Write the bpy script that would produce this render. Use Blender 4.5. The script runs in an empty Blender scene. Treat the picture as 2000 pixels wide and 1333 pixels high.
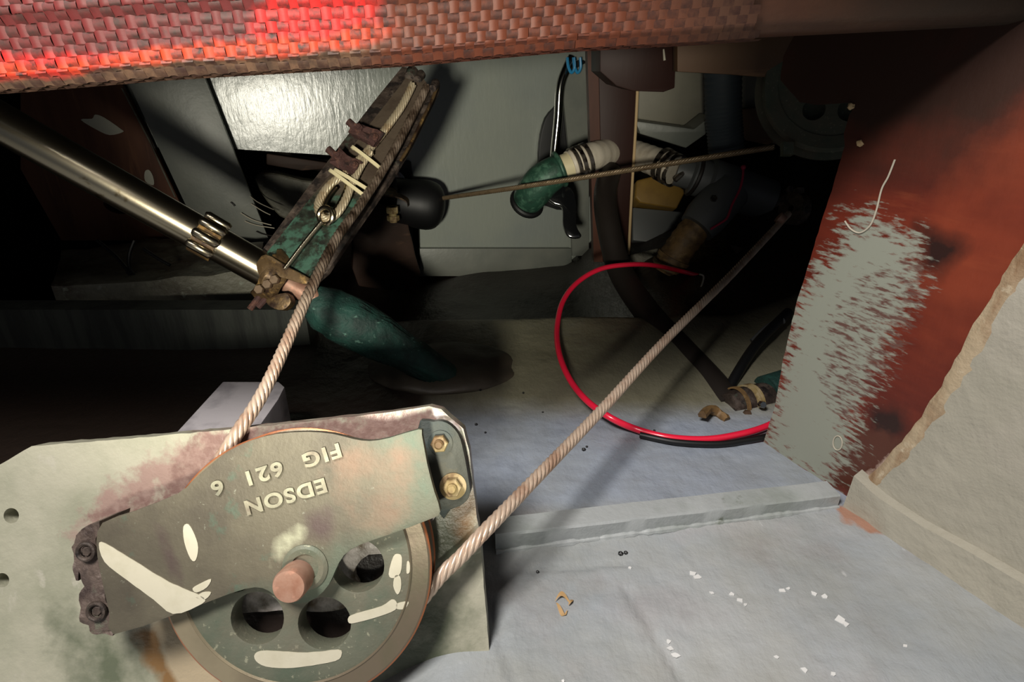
import bpy, bmesh, math, random
from mathutils import Vector, Matrix, noise as mn
random.seed(7)
C = bpy.context.scene
COL = C.collection
# ------------------------------------------------------------------ camera
CAM = Vector((0, 0, 0.30)); PITCH = math.radians(25); F = 1150.0
FWD = Vector((0, math.cos(PITCH), -math.sin(PITCH)))
UP = Vector((0, math.sin(PITCH), math.cos(PITCH)))
RT = Vector((1, 0, 0))
cd = bpy.data.cameras.new('camera'); cam = bpy.data.objects.new('camera', cd); COL.objects.link(cam)
cd.sensor_width = 36; cd.lens = 36 * F / 2000; cd.clip_start = 0.005; cd.clip_end = 20
cam.location = CAM; cam.rotation_euler = (math.radians(90) - PITCH, 0, 0)
C.camera = cam
# ------------------------------------------------------------------ world, lights, exposure
w = bpy.data.worlds.new('world'); C.world = w; w.use_nodes = True
w.node_tree.nodes['Background'].inputs[0].default_value = (0.74, 0.80, 0.92, 1)
w.node_tree.nodes['Background'].inputs[1].default_value = 0.10
def area(name, loc, target, size, power, col, spread=180):
    l = bpy.data.lights.new(name, 'AREA'); l.size = size; l.energy = power; l.color = col
    l.spread = math.radians(spread)
    o = bpy.data.objects.new(name, l); COL.objects.link(o); o.location = loc
    o.rotation_euler = (Vector(target) - Vector(loc)).to_track_quat('-Z', 'Y').to_euler()
    return o
def spot(name, loc, target, rad, power, col, ang, blend):
    l = bpy.data.lights.new(name, 'SPOT'); l.shadow_soft_size = rad; l.energy = power; l.color = col
    l.spot_size = math.radians(ang); l.spot_blend = blend
    o = bpy.data.objects.new(name, l); COL.objects.link(o); o.location = loc
    o.rotation_euler = (Vector(target) - Vector(loc)).to_track_quat('-Z', 'Y').to_euler()
    return o
spot('torch', (-0.07, -0.35, 0.285), (-0.115, 0.65, 0.245), 0.030, 40, (1.0, 0.95, 0.80), 42, 0.9)
area('work_lamp', (-0.26, -0.08, 0.78), (0.04, 0.25, 0.0), 0.20, 9.9, (1.0, 0.95, 0.90))
C.view_settings.view_transform = 'Standard'; C.view_settings.look = 'None'
C.view_settings.gamma = 1.0; C.view_settings.use_curve_mapping = False
C.view_settings.exposure = 0.0
# ------------------------------------------------------------------ pixel <-> space helpers
def ray(px, py): return FWD + RT * ((px - 1000) / F) + UP * ((666.5 - py) / F)
def W(px, py, d): return CAM + ray(px, py) * d
def onz(px, py, z): r = ray(px, py); return CAM + r * ((z - CAM.z) / r.z)
def onY(px, py, y): r = ray(px, py); return CAM + r * (y / r.y)
def onP(px, py, p0, n):
    r = ray(px, py); return CAM + r * ((Vector(p0) - CAM).dot(n) / r.dot(n))
def PX(p):
    q = Vector(p) - CAM; d = q.dot(FWD)
    if d < 1e-4: return (-9999, -9999)
    return (1000 + F * q.x / d, 666.5 - F * q.dot(UP) / d)
def s2l(c):
    return tuple(((x / 255) / 12.92 if x <= 10 else (((x / 255) + .055) / 1.055) ** 2.4) for x in c) + (1,)
def ss(a, b, x):
    t = max(0, min(1, (x - a) / (b - a))); return t * t * (3 - 2 * t)
def psd(x, y, poly):
    """signed distance to polygon, positive inside"""
    best = 1e18; ins = False; n = len(poly)
    for i in range(n):
        x1, y1 = poly[i]; x2, y2 = poly[(i + 1) % n]
        dx, dy = x2 - x1, y2 - y1
        t = max(0, min(1, ((x - x1) * dx + (y - y1) * dy) / (dx * dx + dy * dy + 1e-12)))
        q = (x - x1 - t * dx) ** 2 + (y - y1 - t * dy) ** 2
        if q < best: best = q
        if (y1 > y) != (y2 > y) and x < (x2 - x1) * (y - y1) / (y2 - y1) + x1: ins = not ins
    return math.sqrt(best) * (1 if ins else -1)
# ------------------------------------------------------------------ materials
def mat(name, col, rough=.5, metal=0.0, bump=(), noise=(), zones=(), coat=0.0, rvar=0.0, spec=.5, coord='Generated'):
    m = bpy.data.materials.new(name); m.use_nodes = True; nt = m.node_tree; N = nt.nodes; L = nt.links
    b = N['Principled BSDF']; tc = N.new('ShaderNodeTexCoord'); src = tc.outputs['Object']
    b.inputs['Metallic'].default_value = metal; b.inputs['Roughness'].default_value = rough
    b.inputs['Specular IOR Level'].default_value = spec
    b.inputs['Coat Weight'].default_value = coat; b.inputs['Coat Roughness'].default_value = .15
    def tex(scale, stretch=(1, 1, 1), detail=5, rot=(0, 0, 0), rough_=.6):
        mp = N.new('ShaderNodeMapping'); L.new(src, mp.inputs[0]); mp.inputs['Scale'].default_value = stretch
        mp.inputs['Rotation'].default_value = rot
        t = N.new('ShaderNodeTexNoise'); L.new(mp.outputs[0], t.inputs['Vector'])
        t.inputs['Scale'].default_value = scale; t.inputs['Detail'].default_value = detail
        t.inputs['Roughness'].default_value = rough_
        return t.outputs['Fac']
    def mapr(v, a, bb, c=0, d=1):
        r = N.new('ShaderNodeMapRange'); L.new(v, r.inputs[0]); r.inputs[1].default_value = a; r.inputs[2].default_value = bb
        r.inputs[3].default_value = c; r.inputs[4].default_value = d; return r.outputs[0]
    def mix(a, bcol, f):
        x = N.new('ShaderNodeMix'); x.data_type = 'RGBA'; L.new(f, x.inputs[0])
        if isinstance(a, tuple): x.inputs[6].default_value = a
        else: L.new(a, x.inputs[6])
        x.inputs[7].default_value = bcol; return x.outputs[2]
    cur = s2l(col)
    for nz in noise:   # (colour, scale, lo, hi, stretch, rot)
        st = nz[4] if len(nz) > 4 else (1, 1, 1); ro = nz[5] if len(nz) > 5 else (0, 0, 0)
        cur = mix(cur, s2l(nz[0]), mapr(tex(nz[1], st, rot=ro), nz[2], nz[3]))
    zf = []
    for z in zones:    # (attr, colour, amp, scale, stretch, soft, rot)
        a = N.new('ShaderNodeAttribute'); a.attribute_name = z[0]
        ro = z[6] if len(z) > 6 else (0, 0, 0)
        n_ = mapr(tex(z[3], z[4], rot=ro), .25, .75, -z[2], z[2])
        ad = N.new('ShaderNodeMath'); ad.operation = 'ADD'; L.new(a.outputs['Fac'], ad.inputs[0]); L.new(n_, ad.inputs[1])
        f = mapr(ad.outputs[0], -z[5], z[5]); cur = mix(cur, s2l(z[1]), f); zf.append(f)
    if isinstance(cur, tuple): b.inputs['Base Color'].default_value = cur
    else: L.new(cur, b.inputs['Base Color'])
    if rvar: L.new(mapr(tex(40), .3, .7, rough - rvar, rough + rvar), b.inputs['Roughness'])
    last = None
    for bp in bump:    # (scale, strength, distance, stretch)
        bn = N.new('ShaderNodeBump'); st = bp[3] if len(bp) > 3 else (1, 1, 1)
        L.new(tex(bp[0], st, detail=6), bn.inputs['Height']); bn.inputs['Strength'].default_value = bp[1]
        bn.inputs['Distance'].default_value = bp[2]
        if last: L.new(last, bn.inputs['Normal'])
        last = bn.outputs[0]
    if last: L.new(last, b.inputs['Normal'])
    return m
M = {}
M['floor'] = mat('floor_paint', (172, 174, 172), .38, bump=((14, .6, .006), (45, .7, .003, (1, .5, 1)), (160, .4, .0012)),
    noise=(((158, 164, 168), 9, .4, .65), ((186, 176, 168), 6, .55, .75), ((205, 207, 208), 55, .69, .73, (1, .45, 1)), ((120, 122, 118), 30, .70, .80)),
    zones=(('blue', (150, 160, 176), .3, 12, (1, 1, 1), .6), ('olive', (128, 124, 104), .5, 10, (1, 1, 1), .8), ('rear_shade', (40, 32, 27), .35, 12, (1, 1, 1), .5), ('rust', (170, 128, 108), .25, 60, (1, 1, 1), .12)))
M['rwall'] = mat('painted_side', (168, 163, 148), .42, bump=((18, .7, .006), (70, .6, .002), (200, .4, .0008)),
    noise=(((152, 148, 134), 7, .4, .7), ((182, 174, 164), 5, .5, .8)))
M['fillet'] = mat('fillet_filler', (176, 158, 130), .6, bump=((60, .7, .004), (200, .4, .001)), noise=(((140, 112, 84), 40, .45, .6, (1, 1, .3)), ((200, 186, 160), 90, .6, .7)))
M['gwall'] = mat('glossy_grey_paint', (146, 151, 142), .24, bump=((170, .25, .0016, (1.0, 1, .22)), (60, .14, .002, (1, 1, .4)), (18, .2, .003)),
    noise=(((136, 142, 138), 6, .4, .7),), spec=.7)
M['gwood'] = mat('satin_grey_paint', (120, 122, 114), .42, bump=((40, .3, .002), (250, .2, .0005)), noise=(((104, 108, 102), 12, .4, .7),))
M['strip'] = mat('pale_grey_paint', (168, 172, 172), .4, bump=((30, .6, .003), (150, .4, .001)), noise=(((150, 156, 152), 20, .45, .65), ((120, 126, 116), 45, .66, .72)))
M['block'] = mat('lilac_grey_paint', (178, 173, 175), .5, bump=((40, .3, .002),), noise=(((128, 124, 128), 25, .5, .7),))
M['plate'] = mat('plate_paint', (172, 169, 150), .36, bump=((55, .5, .002), (220, .35, .0006)),
    noise=(((150, 150, 130), 20, .4, .65), ((178, 174, 158), 60, .62, .7, (1, .6, .6))),
    zones=(('pink', (152, 128, 118), .7, 110, (1, 1, 1), .35), ('pinkd', (128, 102, 94), .8, 160, (1, 1, 1), .4), ('green', (98, 104, 84), .5, 40, (1, 1, 1), .4), ('brown', (132, 100, 62), .45, 50, (1, 1, 1), .3), ('beige', (176, 160, 132), .1, 60, (1, 1, 1), .12), ('wheel_shade', (44, 36, 32), .3, 30, (1, 1, 1), .3), ('white', (224, 216, 210), .2, 80, (1, 1, 1), .1)))
M['patina'] = mat('bronze_patina', (104, 98, 82), .55, metal=.25, bump=((150, .35, .001), (600, .3, .0003)),
    noise=(((86, 80, 68), 25, .4, .65), ((132, 132, 116), 320, .66, .72), ((84, 104, 88), 60, .62, .75)),
    zones=(('green', (94, 108, 92), .6, 30, (1, 1, 1), .6), ('red', (128, 104, 86), .8, 35, (1, 1, 1), .5), ('dark', (84, 70, 66), .25, 40, (1, 1, 1), .3), ('speck', (176, 176, 150), .15, 90, (1, 1, 1), .2)))
M['patina_g'] = mat('green_bronze', (104, 106, 90), .58, metal=.1, bump=((150, .4, .001), (600, .3, .0003)),
    noise=(((84, 96, 80), 30, .45, .65), ((146, 146, 124), 300, .62, .67), ((112, 104, 88), 18, .5, .7)),)
M['rim'] = mat('worn_rim_metal', (124, 112, 94), .4, metal=.45, bump=((300, .3, .0004),), noise=(((112, 108, 86), 30, .45, .65),), zones=(('pale', (160, 148, 122), .3, 40, (1, 1, 1), .4), ('edge', (176, 106, 66), .35, 50, (1, 1, 1), .3)))
M['copper'] = mat('copper_pin', (166, 132, 114), .55, metal=.3, bump=((200, .4, .0005),), noise=(((140, 96, 76), 70, .4, .7), ((190, 140, 118), 150, .55, .7)))
M['flange'] = mat('blackened_flange', (66, 68, 60), .55, metal=.3, bump=((120, .5, .001),), noise=(((98, 90, 66), 60, .5, .7), ((48, 58, 56), 30, .45, .6)))
M['brassbolt'] = mat('yellowed_bolt', (158, 138, 92), .65, metal=.15, bump=((200, .4, .0005),), noise=(((176, 158, 120), 90, .45, .6), ((112, 88, 58), 60, .5, .6)))
M['darkmetal'] = mat('dark_corroded', (58, 48, 42), .6, metal=.3, bump=((120, .8, .002), (400, .4, .0006)), noise=(((92, 80, 72), 70, .45, .6), ((70, 84, 72), 50, .6, .7), ((34, 28, 26), 90, .5, .6)))
M['brokencast'] = mat('broken_casting', (98, 84, 76), .6, metal=.15, bump=((90, .9, .003), (300, .5, .0008)), noise=(((60, 48, 44), 60, .45, .6), ((110, 116, 98), 50, .6, .7)))
M['bedding'] = mat('bedding_filler', (78, 70, 60), .55, bump=((40, .6, .003),), noise=(((66, 60, 50), 25, .4, .65),))
M['postwood'] = mat('post_wood', (44, 21, 14), .5, spec=.2, bump=((120, .2, .0006, (1, 1, .15)),), noise=(((42, 20, 14), 30, .4, .65, (1, 1, .15)),))
M['cream'] = mat('cream_paint', (200, 194, 172), .5, bump=((200, .3, .0004),), noise=(((190, 184, 160), 80, .45, .7),))
M['steel'] = mat('wire_steel', (206, 184, 164), .34, metal=.35, noise=(((178, 146, 124), 60, .45, .65),), zones=(('upper_dark', (58, 46, 36), .3, 60, (1, 1, 1), .35),))
M['steel_w'] = mat('wire_steel_bright', (178, 164, 138), .38, metal=.35, noise=(((150, 128, 98), 90, .5, .7),))
M['steel_f'] = mat('wire_steel_far', (124, 106, 82), .4, metal=.35, noise=(((96, 78, 56), 90, .5, .7),))
M['steel_b'] = mat('wire_steel_brown', (132, 112, 92), .42, metal=.7, noise=(((100, 80, 64), 70, .45, .65),))
M['tube'] = mat('stainless_tube', (170, 160, 138), .24, metal=1.0, bump=((400, .1, .0002),), noise=(((120, 104, 76), 50, .62, .7),))
M['verdi'] = mat('verdigris_bar', (92, 80, 68), .5, metal=.3, bump=((90, .5, .0015), (400, .3, .0004)), noise=(((76, 64, 54), 30, .45, .6),),
    zones=(('green', (54, 62, 52), .35, 60, (1, 1, 1), .3), ('fleck', (36, 38, 32), .6, 130, (1, 1, 1), .2), ('fleck', (72, 106, 90), .6, 90, (1, 1, 1), .15)))
M['cone'] = mat('verdigris_cone', (26, 66, 58), .7, bump=((50, .8, .004), (200, .4, .001)), noise=(((18, 42, 38), 40, .4, .6), ((84, 120, 108), 130, .62, .68)))
M['elbow'] = mat('verdigris_elbow', (44, 80, 64), .5, metal=.2, bump=((60, .5, .002),), noise=(((80, 120, 98), 90, .5, .66), ((40, 66, 54), 60, .5, .65)))
M['rustclamp'] = mat('rust_clamp', (64, 38, 34), .8, bump=((150, .9, .002),), noise=(((96, 62, 50), 120, .5, .65), ((40, 24, 22), 80, .5, .65)))
M['bronzerust'] = mat('stained_bronze', (98, 78, 52), .45, metal=.5, bump=((120, .6, .0012),), noise=(((160, 128, 78), 120, .55, .66), ((54, 38, 28), 70, .48, .6)))
M['tie'] = mat('cream_plastic', (214, 202, 164), .4)
M['red'] = mat('red_cable', (238, 34, 66), .30, coat=.4)
M['pinkw'] = mat('crimson_wire', (170, 36, 70), .45)
M['string'] = mat('pale_string', (186, 178, 160), .8)
M['mahog'] = mat('mahogany', (104, 64, 42), .5, spec=.2, bump=((120, .2, .0006, (1, 1, .15)),), noise=(((80, 46, 30), 30, .4, .65, (1, 1, .15)), ((124, 80, 54), 60, .6, .75, (1, 1, .1))))
M['mahog_l'] = mat('reddish_edge', (80, 46, 32), .5, spec=.2, noise=(((64, 36, 26), 30, .4, .65, (1, 1, .15)),))
M['dkwood'] = mat('dark_wood', (52, 36, 28), .6, spec=.2, bump=((60, .3, .001),), noise=(((36, 26, 20), 20, .4, .65, (.2, 1, 1)), ((76, 56, 42), 60, .6, .75, (.2, 1, 1))))
M['tan'] = mat('tan_board', (96, 68, 42), .6, bump=((60, .3, .001),), noise=(((96, 66, 42), 20, .4, .65, (.15, 1, 1)), ((134, 98, 64), 50, .55, .7, (.15, 1, 1))))
M['stick'] = mat('pale_stick', (196, 168, 124), .6)
M['black'] = mat('plain_black', (14, 14, 15), .5)
M['blackgl'] = mat('black_gloss', (16, 17, 18), .12, coat=.5)
M['dkgrey'] = mat('dark_grey_plastic', (88, 90, 90), .5, bump=((40, .2, .001),))
M['hose'] = mat('navy_hose', (58, 66, 72), .6)
M['chrome'] = mat('chrome_pipe', (190, 190, 184), .12, metal=1.0)
M['white'] = mat('white_hose', (204, 194, 176), .5, bump=((200, .3, .0006),), noise=(((190, 178, 158), 90, .5, .7),))
M['band'] = mat('hose_band_steel', (150, 140, 128), .3, metal=.9, noise=(((60, 50, 44), 90, .5, .6),))
M['yellow'] = mat('yellow_box', (140, 108, 44), .55, noise=(((124, 94, 38), 40, .4, .7),))
M['beige'] = mat('beige_cabinet', (130, 126, 110), .5, noise=(((116, 112, 98), 15, .4, .7),))
M['tanhose'] = mat('tan_hose', (126, 98, 60), .6, bump=((150, .4, .001),), noise=(((84, 64, 42), 60, .45, .65), ((146, 120, 80), 50, .6, .7)))
M['brownhose'] = mat('brown_hose', (34, 28, 24), .55, noise=(((38, 32, 28), 20, .4, .7),))
M['blue'] = mat('blue_wire', (40, 128, 176), .4)
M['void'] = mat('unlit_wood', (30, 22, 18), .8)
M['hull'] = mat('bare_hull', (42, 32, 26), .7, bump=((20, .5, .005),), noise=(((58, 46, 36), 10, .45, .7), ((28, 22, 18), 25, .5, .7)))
M['peel'] = mat('peeling_paint', (120, 118, 104), .5, bump=((60, .8, .004),), noise=(((70, 62, 52), 18, .42, .62), ((140, 144, 130), 70, .60, .70)))
M['stringer'] = mat('dull_green_paint', (52, 55, 50), .6, bump=((60, .5, .003, (1, 1, .2)),), noise=(((38, 40, 37), 60, .45, .6, (1, 1, .1)),))
M['leaf'] = mat('dry_leaf', (176, 142, 96), .7)
M['flake'] = mat('paint_flakes', (222, 222, 220), .5)
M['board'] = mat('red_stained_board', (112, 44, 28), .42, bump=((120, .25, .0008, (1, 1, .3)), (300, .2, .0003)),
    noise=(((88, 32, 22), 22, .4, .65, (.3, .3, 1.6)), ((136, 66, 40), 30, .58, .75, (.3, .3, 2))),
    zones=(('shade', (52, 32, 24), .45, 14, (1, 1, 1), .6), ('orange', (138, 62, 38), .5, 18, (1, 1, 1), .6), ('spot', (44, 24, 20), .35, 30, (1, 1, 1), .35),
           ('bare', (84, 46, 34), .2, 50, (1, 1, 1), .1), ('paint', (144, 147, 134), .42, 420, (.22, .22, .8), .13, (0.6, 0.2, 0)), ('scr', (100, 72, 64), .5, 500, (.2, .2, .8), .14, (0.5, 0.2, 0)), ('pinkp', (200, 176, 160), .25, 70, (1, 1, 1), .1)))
M['beam'] = mat('beam_wood', (84, 56, 40), .5, bump=((100, .4, .0012, (.3, 1, 1)), (260, .3, .0005)), noise=(((62, 42, 32), 16, .4, .65, (.15, 1, 1)), ((104, 76, 54), 40, .58, .72, (.15, 1, 1))),
    zones=(('red', (72, 40, 28), .5, 30, (1, 1, 1), .6), ('dark', (58, 48, 38), .4, 20, (1, 1, 1), .5)))
M['weave'] = mat('woven_cloth', (62, 46, 36), .58, bump=((500, .2, .0003),), noise=(((92, 68, 52), 120, .4, .6),),
    zones=(('maroon', (84, 28, 28), .3, 40, (1, 1, 1), .3), ('bright', (178, 30, 28), .35, 35, (1, 1, 1), .3), ('orange', (168, 50, 24), .3, 60, (1, 1, 1), .2), ('brown', (80, 38, 22), .4, 30, (1, 1, 1), .4), ('over2', (70, 46, 34), .4, 30, (1, 1, 1), .6), ('over', (44, 24, 20), .30, 260, (1, 1, 1), .25)), spec=.35)
M['paintspot'] = mat('spilt_paint', (190, 188, 170), .5)
# ------------------------------------------------------------------ mesh helpers
def obj(name, bm, m, parent=None, label=None, cat=None, group=None, kind=None, angle=35, attrs=None, doubles=False):
    me = bpy.data.meshes.new(name)
    if doubles: bmesh.ops.remove_doubles(bm, verts=bm.verts, dist=1e-6)
    bmesh.ops.recalc_face_normals(bm, faces=bm.faces)
    org = Vector(parent['_o']) if parent is not None else None
    if org is None:
        vs = [v.co for v in bm.verts]
        org = Vector(((min(v.x for v in vs) + max(v.x for v in vs)) / 2, (min(v.y for v in vs) + max(v.y for v in vs)) / 2, min(v.z for v in vs)))
        own = True
    else: own = False
    at = {}
    if attrs:
        pts = [v.co.copy() for v in bm.verts]
        for k, fn in attrs.items(): at[k] = [fn(p) for p in pts]
    bm.transform(Matrix.Translation(-org)); bm.to_mesh(me); bm.free()
    for k, vals in at.items():
        a = me.attributes.new(k, 'FLOAT', 'POINT'); a.data.foreach_set('value', vals)
    me.shade_smooth(); me.set_sharp_from_angle(angle=math.radians(angle))
    me.materials.append(M[m] if isinstance(m, str) else m)
    o = bpy.data.objects.new(name, me); COL.objects.link(o)
    if own: o.location = org
    else: o.parent = parent
    o['_o'] = tuple(org); tags(o, label, cat, group, kind); return o
def tags(o, label=None, cat=None, group=None, kind=None):
    if label: o['label'] = label
    if cat: o['category'] = cat
    if group: o['group'] = group
    if kind: o['kind'] = kind
def thing(name, label, cat, loc, group=None):
    o = bpy.data.objects.new(name, None); COL.objects.link(o); o.location = loc; o.empty_display_size = .02
    o['_o'] = tuple(loc); tags(o, label, cat, group); return o
def new(): return bmesh.new()
def spline(pts, n=12):
    out = []; P = [Vector(p) for p in pts]
    for i in range(len(P) - 1):
        p0 = P[max(i - 1, 0)]; p1 = P[i]; p2 = P[i + 1]; p3 = P[min(i + 2, len(P) - 1)]
        for k in range(n):
            t = k / n
            out.append(.5 * ((2 * p1) + (p2 - p0) * t + (2 * p0 - 5 * p1 + 4 * p2 - p3) * t * t + (3 * p1 - p0 - 3 * p2 + p3) * t ** 3))
    out.append(P[-1]); return out
def frames(pts):
    T = []
    for i in range(len(pts)):
        a = pts[max(i - 1, 0)]; b = pts[min(i + 1, len(pts) - 1)]; T.append((b - a).normalized())
    n = T[0].orthogonal().normalized(); out = []
    for t in T:
        n = (n - t * n.dot(t)).normalized(); out.append((t, n, t.cross(n)))
    return out
def tube(bm, pts, r, seg=12, cap=True, closed=False):
    pts = [Vector(p) for p in pts]; fr = frames(pts); rings = []
    for i, p in enumerate(pts):
        rr = r[i] if isinstance(r, (list, tuple)) else r
        rings.append([bm.verts.new(p + (fr[i][1] * math.cos(2 * math.pi * k / seg) + fr[i][2] * math.sin(2 * math.pi * k / seg)) * rr) for k in range(seg)])
    for a, b in zip(rings, rings[1:]):
        for k in range(seg): bm.faces.new((a[k], a[(k + 1) % seg], b[(k + 1) % seg], b[k]))
    if closed:
        pass
    if cap and not closed:
        bm.faces.new(rings[0][::-1]); bm.faces.new(rings[-1])
    return bm
def cyl(bm, a, b, r1, r2=None, seg=20): return tube(bm, [a, b], [r1, r1 if r2 is None else r2], seg)
def torus(bm, c, ax, R, r, seg=28, s2=10, a0=0, a1=2 * math.pi):
    ax = Vector(ax).normalized(); u = ax.orthogonal().normalized(); v = ax.cross(u); full = abs(a1 - a0 - 2 * math.pi) < 1e-6
    rings = []; n = seg if full else seg + 1
    for i in range(n):
        a = a0 + (a1 - a0) * i / seg; d = u * math.cos(a) + v * math.sin(a)
        rings.append([bm.verts.new(Vector(c) + d * (R + r * math.cos(2 * math.pi * k / s2)) + ax * r * math.sin(2 * math.pi * k / s2)) for k in range(s2)])
    for i in range(n if full else n - 1):
        a, b = rings[i], rings[(i + 1) % n]
        for k in range(s2): bm.faces.new((a[k], b[k], b[(k + 1) % s2], a[(k + 1) % s2]))
    return bm
def lathe(bm, c, ax, prof, seg=96, u=None):
    """closed profile list of (r, h) revolved about ax through c"""
    ax = Vector(ax).normalized(); u = ax.orthogonal().normalized(); v = ax.cross(u); rings = []
    for i in range(seg):
        a = 2 * math.pi * i / seg; d = u * math.cos(a) + v * math.sin(a)
        rings.append([bm.verts.new(Vector(c) + d * r + ax * h) for r, h in prof])
    n = len(prof)
    for i in range(seg):
        a, b = rings[i], rings[(i + 1) % seg]
        for k in range(n): bm.faces.new((a[k], b[k], b[(k + 1) % n], a[(k + 1) % n]))
    return bm
def hexa(bm, c, ax, r, h, rot=0, seg=6):
    ax = Vector(ax).normalized(); u = ax.orthogonal().normalized(); v = ax.cross(u); rr = []
    for hh, s in ((0, 1), (h * .85, 1), (h, .88)):
        rr.append([bm.verts.new(Vector(c) + ax * hh + (u * math.cos(rot + 2 * math.pi * k / seg) + v * math.sin(rot + 2 * math.pi * k / seg)) * r * s) for k in range(seg)])
    for a, b in zip(rr, rr[1:]):
        for k in range(seg): bm.faces.new((a[k], a[(k + 1) % seg], b[(k + 1) % seg], b[k]))
    bm.faces.new(rr[0][::-1]); bm.faces.new(rr[-1]); return bm
def slab(bm, pts, ext, holes=(), grid=None, axes=None):
    """polygon of 3D points (plus hole loops) extruded by vector ext; optional grid bisection"""
    loops = [pts] + list(holes); edges = []
    for lp in loops:
        vs = [bm.verts.new(p) for p in lp]
        edges += [bm.edges.new((vs[i], vs[(i + 1) % len(vs)])) for i in range(len(vs))]
    if holes: res = bmesh.ops.triangle_fill(bm, use_beauty=True, edges=edges); fs = [g for g in res['geom'] if isinstance(g, bmesh.types.BMFace)]
    else:
        fs = [bm.faces.new([e.verts[0] if True else None for e in edges])] if False else [bm.faces.new(list(dict.fromkeys([v for e in edges for v in e.verts])))]
    if ext is not None:
        r = bmesh.ops.extrude_face_region(bm, geom=fs, use_keep_orig=True)
        vs = [g for g in r['geom'] if isinstance(g, bmesh.types.BMVert)]
        bmesh.ops.translate(bm, verts=vs, vec=ext)
    if grid:
        for ax in axes:
            ax = Vector(ax).normalized(); ds = [v.co.dot(ax) for v in bm.verts]; lo, hi = min(ds), max(ds)
            k = math.ceil(lo / grid) + .37
            while k * grid < hi:
                bmesh.ops.bisect_plane(bm, geom=bm.verts[:] + bm.edges[:] + bm.faces[:], dist=1e-7, plane_co=ax * (k * grid), plane_no=ax); k += 1
    return bm
def pslab(bm, poly, d, t, holes=(), grid=None):
    """prism whose front outline is given in view of the camera at depth d, thickness t away from it"""
    return slab(bm, [W(x, y, d) for x, y in poly], FWD * t, [[W(x, y, d) for x, y in h] for h in holes], grid, (RT, UP))
def bev(bm, off, seg=2, ang=40):
    es = [e for e in bm.edges if len(e.link_faces) == 2 and e.calc_face_angle(0) > math.radians(ang)]
    bmesh.ops.bevel(bm, geom=es, offset=off, segments=seg, affect='EDGES', profile=.6, clamp_overlap=True); return bm
def box(bm, lo, hi):
    x0, y0, z0 = lo; x1, y1, z1 = hi
    return hull8(bm, [(x0, y0, z0), (x1, y0, z0), (x1, y1, z0), (x0, y1, z0), (x0, y0, z1), (x1, y0, z1), (x1, y1, z1), (x0, y1, z1)])
def hull8(bm, p):
    v = [bm.verts.new(q) for q in p]
    for f in ((3, 2, 1, 0), (4, 5, 6, 7), (0, 1, 5, 4), (1, 2, 6, 5), (2, 3, 7, 6), (3, 0, 4, 7)): bm.faces.new([v[i] for i in f])
    return bm
def obox(bm, c, a, b, c3):
    """box centred on c with half axis vectors"""
    c = Vector(c); q = []
    for s3 in (-1, 1):
        for s1, s2 in ((-1, -1), (1, -1), (1, 1), (-1, 1)): q.append(c + a * s1 + b * s2 + c3 * s3)
    return hull8(bm, q)
def circ(cx, cy, r, n=28, a0=0): return [(cx + r * math.cos(a0 + 2 * math.pi * k / n), cy + r * math.sin(a0 + 2 * math.pi * k / n)) for k in range(n)]
def smooth2(poly, n=5, closed=True):
    out = []; m = len(poly); P = [Vector((a, b, 0)) for a, b in poly]
    rng = range(m) if closed else range(m - 1)
    for i in rng:
        p0, p1, p2, p3 = (P[(i - 1) % m], P[i], P[(i + 1) % m], P[(i + 2) % m])
        for k in range(n):
            t = k / n; q = .5 * ((2 * p1) + (p2 - p0) * t + (2 * p0 - 5 * p1 + 4 * p2 - p3) * t * t + (3 * p1 - p0 - 3 * p2 + p3) * t ** 3)
            out.append((q.x, q.y))
    return out
def rough(poly, amp=2.0, step=9, seed=1):
    rnd = random.Random(seed); out = []
    for i in range(len(poly)):
        x1, y1 = poly[i]; x2, y2 = poly[(i + 1) % len(poly)]; L = math.hypot(x2 - x1, y2 - y1); n = max(1, int(L / step))
        for k in range(n):
            t = k / n; a = 0 if k == 0 else amp
            out.append((x1 + (x2 - x1) * t + rnd.uniform(-a, a), y1 + (y2 - y1) * t + rnd.uniform(-a, a)))
    return out
def wire_rope(bm, ctrl, R, pitch, strands=6, seg=7, per=9, n=14, core=True):
    pts = spline(ctrl, n)
    L = [0]
    for a, b in zip(pts, pts[1:]): L.append(L[-1] + (b - a).length)
    tot = L[-1]; step = pitch / (per * 1.6); cnt = int(tot / step) + 1; rs = []; j = 0
    for i in range(cnt + 1):
        s = min(tot, i * step)
        while j < len(L) - 2 and L[j + 1] < s: j += 1
        t = (s - L[j]) / max(1e-9, L[j + 1] - L[j]); rs.append((pts[j].lerp(pts[j + 1], t), s))
    fr = frames([q[0] for q in rs]); sr = R * .385; hr = R * .63
    for k in range(strands):
        path = []
        for (p, s), (t, n1, n2) in zip(rs, fr):
            a = 2 * math.pi * (k / strands - s / pitch); path.append(p + (n1 * math.cos(a) + n2 * math.sin(a)) * hr)
        tube(bm, path, sr, seg)
    if core: tube(bm, [q[0] for q in rs[::4]] + [rs[-1][0]], R * .4, 6)
    return bm
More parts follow.
